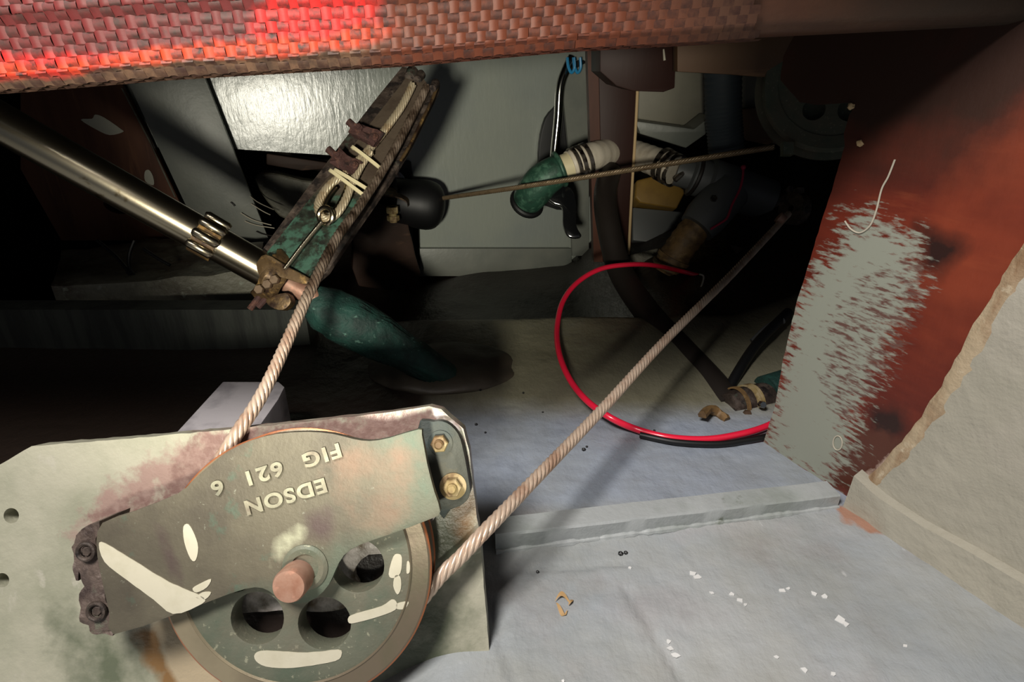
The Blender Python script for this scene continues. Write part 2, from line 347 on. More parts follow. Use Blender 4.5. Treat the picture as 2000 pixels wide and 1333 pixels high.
# ================================================================== SETTING
# ---- floor: painted hull bottom, flat in front, a ramp up to a ridge, then a trough
SP0 = Vector((.221, .432, 0)); SN = Vector((-.89, -.455, 0)).normalized(); SD = Vector((.455, -.89, 0)).normalized()   # right side plane
def floor_z(x, y):
    z = .022 * ss(.480, .66, y) * ss(-.35, -.05, x)
    z -= .085 * ss(.665, .70, y) * (1 - ss(.10, .22, x))
    z += .022 * ss(.74, .70, y) * 0
    z -= .035 * ss(-.02, -.13, x) * ss(.315, .24, y)
    z += .9 * max(0, x - .20 - .12 * ss(.9, .5, y)) ** 1.3 * ss(.46, .62, y)
    z += .004 * (mn.noise(Vector((x * 7, y * 7, 0)))) * ss(.44, .55, y) + .0012 * mn.noise(Vector((x * 25, y * 25, 3))) + .0007 * mn.noise(Vector((x * 70, y * 110, 7))) * (y < .5)
    # seams between the painted planks
    for (ax, ay), (bx, by) in SEAMS:
        d = abs(psd(x, y, [(ax, ay), (bx, by)]))
        z -= .0022 * math.exp(-(d / .0024) ** 2)
    return z
SEAMS = []
for a, b in (((1225, 1150), (1345, 1345)), ((955, 1180), (1010, 1345)), ((1010, 1115), (1225, 1100))):
    p, q = onz(*a, 0), onz(*b, 0); SEAMS.append(((p.x, p.y), (q.x, q.y)))
def axis(segs):
    out = []
    for a, b, s in segs:
        n = max(1, int(round((b - a) / s))); out += [a + (b - a) * i / n for i in range(n)]
    out.append(segs[-1][1]); return out
xs = axis([(-1.0, -.36, .02), (-.36, .36, .0032), (.36, .90, .02)]); ys = axis([(-.35, .12, .02), (.12, .50, .0032), (.50, .76, .006), (.76, 1.5, .02)])
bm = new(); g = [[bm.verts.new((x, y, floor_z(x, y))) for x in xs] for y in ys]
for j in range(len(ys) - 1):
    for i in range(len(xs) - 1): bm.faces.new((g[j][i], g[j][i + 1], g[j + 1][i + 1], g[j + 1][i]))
def f_rear_shade(p): return 1.5 * (ss(.02, -.15, p.x) * ss(.30, .40, p.y)) + 2.0 * ss(.66, .69, p.y) - .55  # shade behind the plate and in the trough, painted into the floor colour
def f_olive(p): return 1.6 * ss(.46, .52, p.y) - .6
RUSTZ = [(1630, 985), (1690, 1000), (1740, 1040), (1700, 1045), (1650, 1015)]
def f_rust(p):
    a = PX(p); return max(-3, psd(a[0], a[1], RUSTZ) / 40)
obj('floor', bm, 'floor', kind='structure', attrs={'rear_shade': f_rear_shade, 'blue': lambda p: .9 * ss(.335, .36, p.y) * ss(.50, .46, p.y) - .45, 'olive': f_olive, 'rust': f_rust}, angle=80)  # blue: bluish shaded light behind the strip, painted into the floor

# ---- back wall: glossy grey panel turned slightly, with an opening low on its left
BN = Vector((.298, -.954, .037)).normalized(); BP = Vector((-.387, 1.0, 0)); BD = Vector((.954, .298, 0)).normalized()
def B(px, py, off=0): return onP(px, py, BP + BN * off, BN)
bm = new(); slab(bm, [B(x, y) for x, y in ((60, -120), (1168, -120), (1168, 535), (822, 535), (820, 440), (802, 318), (640, 303), (455, 291), (60, 283))], -BN * .012)
obj('wall_back', bm, 'gwall', kind='structure')
bm = new(); slab(bm, [B(x, y, .012) for x, y in ((820, 486), (1116, 486), (1118, 540), (820, 540))], -BN * .014); bev(bm, .001)
obj('trim_1', bm, 'gwood', kind='structure')
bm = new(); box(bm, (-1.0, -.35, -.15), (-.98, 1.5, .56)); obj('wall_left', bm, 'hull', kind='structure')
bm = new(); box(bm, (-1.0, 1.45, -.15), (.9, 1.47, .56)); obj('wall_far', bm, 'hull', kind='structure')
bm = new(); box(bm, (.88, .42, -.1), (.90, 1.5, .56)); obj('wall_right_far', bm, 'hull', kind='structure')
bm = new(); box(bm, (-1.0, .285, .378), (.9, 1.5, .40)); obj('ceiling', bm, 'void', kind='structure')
# ---- right side: red stained board, painted panel over it, moulding at its foot
def S(px, py, off=0): return onP(px, py, SP0 + SN * off, SN)
bo = [(1490, 868), (1512, 800), (1530, 700), (1556, 590), (1578, 520), (1602, 440), (1628, 360), (1650, 285), (1648, 262), (1658, 226), (1670, 206), (1662, 200), (1592, 205), (1562, 200), (1524, 156), (1530, 110), (1556, 60), (1560, -260), (2700, -260), (2700, 470), (2140, 700), (1700, 1010), (1600, 945)]
bo = rough(bo, .8, 12, 3)
PAINT = [(1480, 880), (1560, 580), (1590, 520), (1630, 505), (1650, 440), (1700, 425), (1790, 470), (1796, 560), (1745, 640), (1690, 760), (1660, 830), (1668, 870), (1625, 935), (1600, 960)]
def A(poly, s=100.0, clip=-3):
    def f(p):
        a = PX(p); return max(clip, psd(a[0], a[1], poly) / s)
    return f
def cap(f, k): return lambda p: min(k, f(p))
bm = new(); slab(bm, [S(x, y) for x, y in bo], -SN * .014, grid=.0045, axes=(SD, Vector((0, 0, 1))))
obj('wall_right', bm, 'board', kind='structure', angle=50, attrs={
    'paint': A(PAINT, 140), 'bare': A([(1680, 830), (1760, 860), (1740, 960), (1690, 1010), (1615, 940), (1640, 880)], 100),
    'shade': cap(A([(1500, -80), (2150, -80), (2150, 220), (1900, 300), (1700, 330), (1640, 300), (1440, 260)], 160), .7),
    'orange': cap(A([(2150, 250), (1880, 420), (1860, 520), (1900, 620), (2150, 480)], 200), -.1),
    'scr': cap(A([(1700, 560), (1790, 520), (1790, 600), (1700, 740), (1650, 800), (1630, 740), (1640, 640)], 120), -.08), 'spot': lambda p: max(A([(1700, 790), (1770, 800), (1775, 850), (1730, 870), (1690, 840)], 60)(p), A([(1790, 440), (1870, 460), (1880, 490), (1830, 530), (1800, 520)], 60)(p)),
    'pinkp': A([(1755, 880), (1800, 880), (1760, 930), (1700, 960), (1690, 930)], 60)})
EDGE = [(2420, -130), (2140, 290), (2000, 492), (1940, 585), (1880, 690), (1820, 790), (1760, 870), (1715, 915), (1672, 962)]
bm = new(); slab(bm, [S(x + 18, y + 12, .006) for x, y in EDGE] + [S(x, y, .006) for x, y in ((1690, 1010), (1760, 1060), (2060, 1275), (2140, 1320), (2560, 1600))], -SN * .006, grid=.012, axes=(SD, Vector((0, 0, 1))))
obj('side_panel', bm, 'rwall', kind='structure', label='beige grey painted hull panel right of the red board', angle=50)
bm = new(); pts = spline([S(x + 16, y + 6, .0045) for x, y in EDGE], 6); tube(bm, pts, [.0062 + .0012 * mn.noise(p * 60) + .0012 * mn.noise(p * 160) for p in pts], 12)
for v in bm.verts:
    h = (v.co - SP0).dot(SN); v.co += SN * ((.0042 + (h - .0045) * .32 + .0006 * mn.noise(v.co * 200)) - h)
obj('trim_2', bm, 'fillet', kind='structure')
bm = new()
prof = [(1668, 930, 965), (1720, 975, 1012), (1800, 1028, 1080), (1900, 1082, 1148), (2000, 1142, 1210), (2140, 1230, 1310), (2520, 1490, 1570)]
top = [S(x, y0, .0115) for x, y0, y1 in prof]; rows = []
for p, (x, y0, y1) in zip(top, prof):
    rows.append([bm.verts.new(p - SN * .008 + Vector((0, 0, .003))), bm.verts.new(p), bm.verts.new(Vector((p.x, p.y, -.004)) + SN * .003), bm.verts.new(Vector((p.x, p.y, -.004)) - SN * .008)])
for a, b in zip(rows, rows[1:]):
    for k in range(4): bm.faces.new((a[k], b[k], b[(k + 1) % 4], a[(k + 1) % 4]))
bm.faces.new(rows[0]); bm.faces.new(rows[-1][::-1]); bmesh.ops.subdivide_edges(bm, edges=bm.edges[:], cuts=3, use_grid_fill=True)
for v in bm.verts: v.co += SN * .0012 * mn.noise(v.co * 40)
obj('baseboard_right', bm, 'rwall', kind='structure')
# fine white scratches and peeled threads on the board
bm = new(); tube(bm, spline([S(x, y, .0006) for x, y in ((1748, 312), (1735, 345), (1722, 370), (1712, 410), (1700, 440), (1680, 455), (1662, 448), (1650, 432))], 6), .0006, 6)
obj('scratch_thread', bm, 'string', label='thin pale thread of peeled varnish curling down the red board', cat='thread')
bm = new(); tube(bm, [S(1636 + 9 * math.cos(a / 3), 866 + 14 * math.sin(a / 3), .0006) for a in range(20)], .0005, 6)
obj('paint_ring', bm, 'string', label='small oval ring of paint low on the grey part of the board', cat='paint mark')
for k, (x, y) in enumerate(((1662, 208), (1680, 280))):
    bm = new(); bmesh.ops.create_icosphere(bm, subdivisions=2, radius=.0022, matrix=Matrix.Translation(S(x, y, .0005)))
    for v in bm.verts: v.co += Vector((mn.noise(v.co * 900), mn.noise(v.co * 800 + Vector((5, 0, 0))), mn.noise(v.co * 700))) * .0012
    obj('wood_splinter', bm, 'stick', label=('pale torn wood at the notch corner of the red board', 'pale splintered nail hole under the notch of the red board')[k], cat='splinter')
# ---- deck beam overhead with woven cloth over its left part
def beamp(px):      # lower front edge of the beam
    t = (px + 300) / 2400
    y = 200 - 40 * ss(0, .25, t) - 30 * ss(.2, .5, t) - 30 * ss(.45, .75, t) - 58 * ss(.6, 1, t) if False else None
    xs_ = [-300, 0, 300, 800, 1130, 1550, 2000, 2150]; ys_ = [205, 186, 161, 132, 102, 74, 52, 44]
    for i in range(len(xs_) - 1):
        if px <= xs_[i + 1]:
            f = (px - xs_[i]) / (xs_[i + 1] - xs_[i]); y = ys_[i] + (ys_[i + 1] - ys_[i]) * f; break
    return W(px, y, .235 + .065 * ss(200, 2000, px))
PROF = [(.034, .004), (.030, 0), (.012, .0), (.004, .002), (.001, .007), (0, .014), (-.0015, .022), (-.0035, .026), (-.0035, .034), (0, .037), (.003, .075), (.034, .075)]   # (back, up)
bm = new(); rows = []
pxs = list(range(-300, 2060, 40))
for x in pxs:
    p = beamp(x) + Vector((0, .0015, .0015)); rows.append([bm.verts.new(p + Vector((0, b_, u_))) for b_, u_ in PROF])
rows.insert(0, [bm.verts.new(v.co + Vector((-.75, 0, .0))) for v in rows[0]])
for a, b in zip(rows, rows[1:]):
    for k in range(len(PROF)): bm.faces.new((a[k], b[k], b[(k + 1) % len(PROF)], a[(k + 1) % len(PROF)]))
bm.faces.new(rows[0]); bm.faces.new(rows[-1][::-1])
obj('deck_beam', bm, 'beam', label='dark brown wooden beam across the top of the opening', cat='beam', angle=50, attrs={
    'red': lambda p: 1.0 - abs(PX(p)[0] - 1200) / 260, 'dark': lambda p: (PX(p)[0] - 1700) / 300})
# woven cloth: real over-and-under tapes
def clothp(px, v):   # v metres up the front from underside
    p = beamp(px); path = [(.026, 0), (.012, -.0008), (.004, .0005), (.0, .006), (-.001, .014), (-.0025, .022), (-.0048, .026), (-.0048, .034), (-.001, .037), (.002, .085)]
    seglen = [math.hypot(path[i + 1][0] - path[i][0], path[i + 1][1] - path[i][1]) for i in range(len(path) - 1)]
    s = v
    for i, L_ in enumerate(seglen):
        if s <= L_ or i == len(seglen) - 1:
            f = s / L_; a = path[i]; b = path[i + 1]; q = (a[0] + (b[0] - a[0]) * f, a[1] + (b[1] - a[1]) * f)
            nx, nz = (b[1] - a[1]) / L_, -(b[0] - a[0]) / L_     # outward (towards -y): rotate
            return p + Vector((0, q[0], q[1])), Vector((0, -abs(nx) if nx else 0, nz if True else 0)).normalized()
        s -= L_
xw = [-300 + 20 * i for i in range(94)]; nv = 21; cell = .0038
bm = new(); overl = bm.verts.layers.float.new('over')
for i in range(len(xw) - 1):
    for j in range(nv):
        v0 = j * cell; sh = (j * 7) % 5 * 1.0
        x0 = xw[i] + j * 4 + 5 * mn.noise(Vector((i * .3, j * .3, 0))); x1 = x0 + 20
        if x1 > 1520 - j * 5 + 12 * mn.noise(Vector((j, 0, 0))): continue
        fd = 1 - .93 * ss(1050, 1380, x0)
        ov = (i + j) % 2; q = []
        jit = random.uniform(-.0001, .0001)
        for b_ in range(4):
            row = []
            for a_ in range(4):
                u_ = a_ / 3; w_ = b_ / 3
                P_, n_ = clothp(x0 + (x1 - x0) * (u_ * 1.06 - .03), v0 + cell * (w_ * 1.06 - .03))
                hgt = fd * (.0008 + jit) * (math.sin(math.pi * w_) if ov else math.sin(math.pi * u_)) + .0004 + .0008 * fd
                vv = bm.verts.new(P_ + n_ * hgt); vv[overl] = (.02 if ov else -.30); row.append(vv)
            q.append(row)
        for b_ in range(3):
            for a_ in range(3): bm.faces.new((q[b_][a_], q[b_][a_ + 1], q[b_ + 1][a_ + 1], q[b_ + 1][a_]))
obj('woven_cloth', bm, 'weave', label='red and brown woven cloth wrapped over the left of the beam', cat='cloth', angle=80, attrs={
    'maroon': A([(-400, -200), (900, -200), (880, 50), (500, 92), (0, 142), (-400, 170)], 60),
    'bright': lambda p: max(A([(560, -100), (750, -100), (735, 50), (640, 82), (500, 96), (500, 40)], 60)(p), A([(-400, 110), (60, 112), (280, 98), (280, 120), (100, 145), (-400, 165)], 40)(p)),  # bright: red glow of light painted into the cloth colour
    'orange': A([(-400, 128), (100, 126), (330, 92), (640, 74), (780, 30), (800, 70), (640, 100), (330, 118), (100, 145), (-400, 160)], 40),
    'brown': A([(740, -200), (1700, -200), (1700, 200), (740, 130)], 100), 'over2': lambda p: (PX(p)[0] - 1330) / 200})
# ================================================================== FOREGROUND
# ---- painted mounting plate standing on the hull
PD = .334
po = [(-420, 960), (-120, 940), (0, 908), (62, 872), (240, 858), (420, 842), (600, 824), (740, 808), (838, 794), (862, 800), (905, 838), (916, 880), (925, 960), (938, 1060), (950, 1200), (957, 1285), (957, 1380), (-420, 1380)]
po = rough(po, .9, 16, 5)
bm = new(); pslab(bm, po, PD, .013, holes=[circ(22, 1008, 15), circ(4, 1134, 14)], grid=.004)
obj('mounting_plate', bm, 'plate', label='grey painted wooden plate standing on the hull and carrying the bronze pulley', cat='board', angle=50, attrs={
    'pink': cap(A([(400, 846), (860, 800), (905, 850), (930, 1000), (915, 990), (880, 830), (700, 880), (420, 920), (260, 1000), (140, 1040), (200, 960)], 50), .45),
    'pinkd': cap(A([(380, 850), (860, 798), (840, 850), (700, 880), (560, 860), (400, 930), (340, 985), (200, 1040), (180, 1010), (330, 950)], 30), .2),
    'green': lambda p: max(A([(830, 960), (925, 940), (935, 1080), (880, 1150), (840, 1120)], 70)(p), A([(100, 1220), (290, 1260), (230, 1400), (160, 1300)], 90)(p), A([(830, 1130), (800, 1240), (700, 1333), (900, 1340), (920, 1200)], 110)(p)),
    'wheel_shade': A(circ(610, 1130, 215), 60),  # dark disc: shade behind the wheel, painted onto the plate
    'brown': lambda p: max(A([(270, 1230), (300, 1220), (340, 1300), (370, 1360), (330, 1360), (290, 1290)], 40)(p), A([(880, 985), (920, 985), (925, 1060), (890, 1050)], 60)(p)),
    'beige': A([(300, 1215), (370, 1200), (400, 1260), (470, 1333), (490, 1390), (380, 1390), (330, 1310)], 60),
    'white': A([(846, 796), (900, 838), (880, 845), (850, 815)], 30)})
# ---- the pulley bracket
t = thing('pulley_bracket', 'bronze pulley with cast side plate bolted to the grey painted plate', 'pulley', W(590, 1120, .33))
CH = [(188, 1060), (200, 1022), (250, 1004), (345, 966), (375, 941), (420, 902), (450, 880), (490, 861), (540, 848), (600, 844), (650, 848), (690, 858), (722, 862), (760, 856), (818, 839), (824, 850), (834, 905), (848, 960), (860, 1000), (842, 1014), (760, 1045), (705, 1064), (672, 1085), (655, 1115), (642, 1143), (618, 1168), (585, 1180), (552, 1174), (525, 1155), (498, 1148), (450, 1160), (350, 1198), (222, 1240), (214, 1200), (196, 1120)]
CHs = CH[:4] + smooth2(CH, 3)[12:45 - 3] if False else CH
bm = new(); pslab(bm, smooth2(CH, 2) if True else CH, .299, .005, grid=.005); bev(bm, .0006, 2, 60)
cheek = obj('cheek_plate', bm, 'patina', t, angle=50, attrs={
    'green': cap(lambda p: max(A([(640, 1180), (560, 1190), (500, 1160), (620, 1110), (680, 1060), (860, 990), (880, 1040)], 60)(p), A([(780, 840), (860, 1000), (820, 1010), (760, 920)], 90)(p)), .05),
    'red': cap(A([(700, 900), (760, 900), (780, 1000), (700, 1010)], 90), -.25),
    'dark': lambda p: max(A([(600, 1010), (640, 995), (655, 1030), (640, 1060), (605, 1050)], 40)(p), A([(300, 1020), (320, 1040), (360, 1140), (345, 1150), (325, 1090)], 30)(p)),
    'speck': A([(540, 1060), (580, 1030), (600, 1040), (560, 1080), (530, 1110)], 50)})
for (x1, y1), (x2, y2), th, txt, sz, sp in (((662, 866), (412, 944), 26, 'FIG  621  6', .0098, 1.18), ((634, 934), (478, 980), 28, 'EDSON', .0102, 1.15)):
    cu = bpy.data.curves.new('lettering', 'FONT'); cu.body = txt; cu.size = 1; cu.extrude = .0; cu.offset = .032; cu.space_character = sp
    to = bpy.data.objects.new('lettering', cu); COL.objects.link(to); bpy.context.view_layer.update()
    me = bpy.data.meshes.new_from_object(to.evaluated_get(bpy.context.evaluated_depsgraph_get()))
    bpy.data.objects.remove(to); bpy.data.curves.remove(cu)
    xsv = [v.co.x for v in me.vertices]; wdt = max(xsv) - min(xsv); x0 = min(xsv)
    a = W(x1, y1, .2988); b = W(x2, y2, .2988); dirx = (b - a); Lx = dirx.length; dirx.normalize(); diry = (-FWD).cross(dirx).normalized()
    sc = Lx / wdt; hs = .0100
    bm = new(); bm.from_mesh(me)
    for v in bm.verts: v.co = a + dirx * (v.co.x - x0) * sc + diry * v.co.y * hs
    bmesh.ops.dissolve_limit(bm, angle_limit=.01, verts=bm.verts[:], edges=bm.edges[:])
    r = bmesh.ops.extrude_face_region(bm, geom=bm.faces[:], use_keep_orig=True)
    vs = [g_ for g_ in r['geom'] if isinstance(g_, bmesh.types.BMVert)]; bmesh.ops.translate(bm, verts=vs, vec=-FWD * .0012)
    obj('lettering', bm, 'patina', cheek, angle=30); bpy.data.meshes.remove(me)
MARKS = [([(193, 1065), (205, 1062), (260, 1095), (330, 1138), (398, 1168), (385, 1185), (338, 1200), (300, 1172), (240, 1128), (204, 1098)], .2986),
         ([(358, 1030), (368, 1025), (380, 1045), (387, 1070), (382, 1095), (372, 1092), (360, 1060)], .2986),
         ([(376, 1150), (392, 1140), (412, 1132), (404, 1148), (384, 1158)], .2986),
         ([(383, 1168), (395, 1158), (412, 1158), (400, 1172)], .2986)]
for k, (pl, d_) in enumerate(MARKS):
    bm = new(); pslab(bm, rough(smooth2(pl, 3), .6, 8, k), d_, .0005); obj('paint_mark', bm, 'cream', cheek)
# rough left end of the casting
bm = new()
pl = rough([(196, 1018), (165, 1030), (145, 1048), (134, 1072), (136, 1092), (142, 1138), (148, 1138), (150, 1118), (158, 1150), (148, 1165), (156, 1200), (156, 1215), (180, 1238), (220, 1243), (214, 1195), (196, 1120), (188, 1060)], 2, 8, 9)
pslab(bm, pl, .3035, .024, grid=.004)
for v in bm.verts:
    a_ = PX(v.co); e = ss(0, 50, 190 - a_[0]); v.co += FWD * (.002 * e + .003 * mn.noise(v.co * 150)) if (v.co - CAM).dot(FWD) < .32 else Vector((0, 0, 0))
obj('spacer_end', bm, 'brokencast', t, label='dark broken left end of the casting')
for x, y in ((168, 1078), (188, 1195)):
    bm = new(); c_ = W(x, y, .302); torus(bm, c_, FWD, .0042, .0012, 18, 8); hexa(bm, c_ + FWD * .002, -FWD, .0026, .002)
    obj('spacer_nut', bm, 'darkmetal', t)
# rear cheek, seen through the wheel's holes
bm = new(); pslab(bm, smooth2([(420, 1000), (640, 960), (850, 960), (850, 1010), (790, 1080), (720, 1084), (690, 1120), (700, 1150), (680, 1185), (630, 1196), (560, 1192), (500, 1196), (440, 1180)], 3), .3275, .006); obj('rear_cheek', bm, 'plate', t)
# sheave wheel
SC = W(575, 1112, .307); AX = -FWD
SCm = SC + FWD * .009
bm = new(); lathe(bm, SCm, AX, [(.0590, .0070), (.0608, .0092), (.0615, .0086), (.0698, .0086), (.0714, .0076), (.0714, .0060), (.0640, .0020), (.0600, 0), (.0640, -.002), (.0714, -.0060), (.0714, -.0076), (.0698, -.0086), (.0615, -.0086), (.0590, -.0070)], 128)
RC = [SCm]
wheel = obj('sheave_wheel', bm, 'rim', t, angle=20, attrs={'edge': lambda p: min(.6, (math.hypot((p - SCm).x, (p - SCm).dot(UP)) - .0703) / .0010) , 'pale': lambda p: min(.5, (-(p - SCm).x - .02) / .03)})
bm = new(); U_ = RT; V_ = UP
def SP(r, a, h=.0082): return SCm + (U_ * math.cos(a) + V_ * math.sin(a)) * r + AX * h
outer = [SP(.0606, 2 * math.pi * k / 96) for k in range(96)]; holes = []
HA = [-127, -62, 2, 58, 118, 178]
for hk, a in enumerate(HA):
    c_ = SP(.0328, math.radians(a)); hr = .0138
    holes.append([c_ + (U_ * math.cos(2 * math.pi * k / 32) + V_ * math.sin(2 * math.pi * k / 32)) * hr for k in range(32)])
slab(bm, outer, FWD * .013, holes); bev(bm, .0006, 2, 60)
obj('web_disc', bm, 'patina_g', wheel)
SM = [[(498, 1278), (520, 1272), (600, 1276), (660, 1270), (667, 1280), (655, 1292), (600, 1302), (560, 1306), (520, 1303), (500, 1292)],
      [(681, 1206), (700, 1198), (745, 1185), (765, 1172), (775, 1178), (772, 1192), (740, 1205), (700, 1216), (682, 1218)],
      [(775, 1180), (798, 1176), (790, 1190), (775, 1190)],
      [(768, 1088), (778, 1083), (785, 1090), (782, 1120), (768, 1130), (759, 1122)],
      [(772, 1125), (782, 1128), (783, 1150), (776, 1162), (768, 1145)], [(795, 1098), (800, 1100), (800, 1118), (794, 1120)]]
for k, pl in enumerate(SM):
    bm = new(); pslab(bm, rough(smooth2(pl, 3), .5, 8, k), .3074, .0006); obj('paint_mark', bm, 'cream', wheel)
# hub ring + pin
bm = new(); hb = W(597, 1108, .2995); lathe(bm, hb, -FWD, [(.007, -.001), (.0118, -.001), (.0116, .0012), (.0098, .0022), (.007, .0016)], 48); obj('hub_washer', bm, 'patina_g', t)
bm = new(); a = W(597, 1110, .31); tube(bm, [a, a - FWD * .0225, a - FWD * .0240], [.0084, .0084, .0077], 40); bev(bm, .0003)
obj('axle_pin', bm, 'copper', t, label='copper coloured axle pin')
# flange with bolts
fl = smooth2([(816, 838), (846, 824), (872, 826), (895, 848), (906, 885), (915, 935), (918, 965), (905, 985), (880, 996), (858, 1004)], 3)
bm = new(); pslab(bm, fl + [(840, 930), (824, 850)], .3235, .008); bev(bm, .001, 2, 60); obj('mounting_flange', bm, 'flange', t)
for k, (x, y, rw, rh) in enumerate(((860, 865, .0068, .0042), (885, 950, .0074, .0046))):
    c_ = W(x, y, .3235); bm = new(); lathe(bm, c_, -FWD, [(.002, 0), (rw, 0), (rw, .0009), (.002, .0012)], 36); wsh = obj('bolt', bm, 'brassbolt' if k else 'flange', t, label=('blackened upper bolt with brass nut', 'yellow corroded lower bolt')[k])
    bm = new(); hexa(bm, c_ - FWD * .001, -FWD, rw * .72, .0048, .3); obj('nut', bm, 'brassbolt', wsh)
    bm = new(); tube(bm, [c_, c_ - FWD * .0075, c_ - FWD * .0085], [rh * .62, rh * .62, rh * .4], 20); obj('bolt_end', bm, 'brassbolt', wsh)
# ---- main wire rope
rp = .0041; rg = .0638
left = [W(834, 168, .592), W(800, 236, .575), W(752, 325, .545), W(704, 400, .510), W(655, 470, .470), W(600, 580, .420), W(520, 755, .356), W(450, 868, .326)]
arc = []
for a in range(152, 324, 12):
    arc.append(SCm + (U_ * math.cos(math.radians(a + (a - 152) * 0.0)) + V_ * math.sin(math.radians(a))) * rg)
right = [W(852, 1136, .318), W(900, 1088, .321), W(950, 1035, .327), W(1030, 952, .358), W(1170, 806, .437), W(1300, 664, .520), W(1430, 535, .620), W(1540, 418, .720)]
bm = new(); wire_rope(bm, left + arc + right, rp, .030)
obj('wire_rope', bm, 'steel', attrs={'upper_dark': lambda p: min(.2, (540 - PX(p)[1]) / 160) if PX(p)[0] < 950 else -1}, label='twisted steel wire rope running from the tiller arm round the near bronze pulley', cat='rope', angle=60)  # upper run of the rope tinted darker brown
# ---- painted wooden strip glued across the floor
bm = new()
A1 = onz(968, 1078, 0); A2 = onz(1636, 990, 0); dA = (A2 - A1).normalized(); nA = Vector((-dA.y, dA.x, 0)); Ls = (A2 - A1).length
n_ = 40; rows = []
for i in range(n_ + 1):
    p = A1 + dA * Ls * i / n_; h = .0145 - .004 * i / n_ + .0004 * mn.noise(p * 60); wj = .0165 + .0006 * mn.noise(p * 50 + Vector((4, 0, 0)))
    e = .0006 * mn.noise(p * 90)
    rows.append([bm.verts.new(p + nA * 0 + Vector((0, 0, -.004))), bm.verts.new(p + nA * e + Vector((0, 0, h * .9))), bm.verts.new(p + nA * .0012 + Vector((0, 0, h))), bm.verts.new(p + nA * wj + Vector((0, 0, h + .0004))), bm.verts.new(p + nA * (wj + .001) + Vector((0, 0, -.004)))])
for a, b in zip(rows, rows[1:]):
    for k in range(5): bm.faces.new((a[k], b[k], b[(k + 1) % 5], a[(k + 1) % 5]))
bm.faces.new(rows[0][::-1]); bm.faces.new(rows[-1])
cl = obj('wooden_strip', bm, 'strip', label='long low grey painted wooden strip glued across the floor', cat='batten', angle=40)
bm = new()
pts = [A1 + dA * Ls * i / 120 - nA * .0008 + Vector((0, 0, .0002)) for i in range(121)]
tube(bm, pts, [.0012 + .0022 * abs(mn.noise(p * 130)) + .0022 * max(0, mn.noise(p * 45)) for p in pts], 8)
obj('glue_bead', bm, 'strip', cl)
# ---- upright block behind the plate
bm = new(); slab(bm, [Vector((-.243, .31, .060)), Vector((-.186, .31, .060)), Vector((-.186, .405, .060)), Vector((-.188, .425, .060)), Vector((-.196, .434, .060)), Vector((-.243, .434, .060))], Vector((0, 0, -.075))); bev(bm, .0012)
obj('support_block', bm, 'block', label='grey painted wood block with a rounded corner behind the plate', cat='block')
# ---- dry leaf scrap and paint flakes
bm = new(); c0 = onz(1103, 1180, .001)
def strip_(bm, pts, wv, th=.0003):
    pv = None
    for i, p in enumerate(pts):
        k = math.sin(math.pi * (i + .3) / (len(pts) - .4)); q = [bm.verts.new(p - wv * k), bm.verts.new(p + wv * k)]
        if pv: bm.faces.new((pv[0], pv[1], q[1], q[0]))
        pv = q
strip_(bm, [c0 + Vector((-.006 + .0012 * i, .001 + .004 * math.sin(i * .4), .001 + .0022 * math.sin(i * .5))) for i in range(10)], Vector((0, .0012, .0008)))
strip_(bm, [c0 + Vector((-.0055 + .0006 * i, -.003 - .0008 * i * .5 + .003 * math.cos(i * .5), .0008 + .001 * math.sin(i * .6))) for i in range(12)], Vector((.0012, 0, .0006)))
strip_(bm, [c0 + Vector((.002 + .0006 * i, -.002 + .0008 * i, .001 + .0012 * math.sin(i * .7))) for i in range(7)], Vector((-.0004, .0008, 0)))
obj('leaf_scrap', bm, 'leaf', label='tiny curled scrap of dry brown leaf on the grey floor', cat='leaf')
bm = new(); rnd = random.Random(4)
for x, y, r in ((1352, 1122, 12), (1362, 1130, 9), (1430, 1163, 6), (1445, 1175, 8), (1455, 1183, 6), (1525, 1155, 8), (1590, 1160, 7), (1610, 1165, 8), (1643, 1212, 12), (1650, 1220, 8), (1320, 1280, 8), (1310, 1268, 9), (1305, 1255, 6), (1570, 1310, 6), (1516, 1286, 5), (1628, 1320, 6), (1100, 1332, 4), (1768, 1262, 6), (1390, 1160, 5), (1230, 1112, 4), (1540, 1150, 5)):
    c_ = onz(x, y, 0); c_.z = floor_z(c_.x, c_.y) + .0006; r = r * .35 / F; n = rnd.randint(4, 6); a0 = rnd.random() * 6
    vs = [c_ + Vector((math.cos(a0 + 2 * math.pi * k / n) * r * rnd.uniform(.5, 1.3), math.sin(a0 + 2 * math.pi * k / n) * r * rnd.uniform(.4, 1), rnd.uniform(-.0002, .0004))) for k in range(n)]
    slab(bm, vs, Vector((0, 0, -.0006)))
obj('paint_flakes', bm, 'flake', label='scattered white chips of paint on the front of the floor', cat='paint chips', kind='stuff')
bm = new()
for x, y, r in ((930, 832, 4), (1140, 880, 5), (1146, 874, 3), (1278, 842, 3), (938, 762, 4), (1022, 768, 3), (1060, 806, 3), (1212, 1084, 5), (1222, 1082, 4), (1050, 1118, 3), (948, 846, 3)):
    c_ = onz(x, y, 0); c_.z = floor_z(c_.x, c_.y) + .0006
    if c_.y > .47: c_ = onz(x, y, floor_z(c_.x, c_.y))
    bmesh.ops.create_icosphere(bm, subdivisions=1, radius=r * .45 / F, matrix=Matrix.Translation(c_))
obj('grit_crumbs', bm, 'black', label='few dark crumbs of grit scattered over the middle of the floor', cat='grit', kind='stuff')
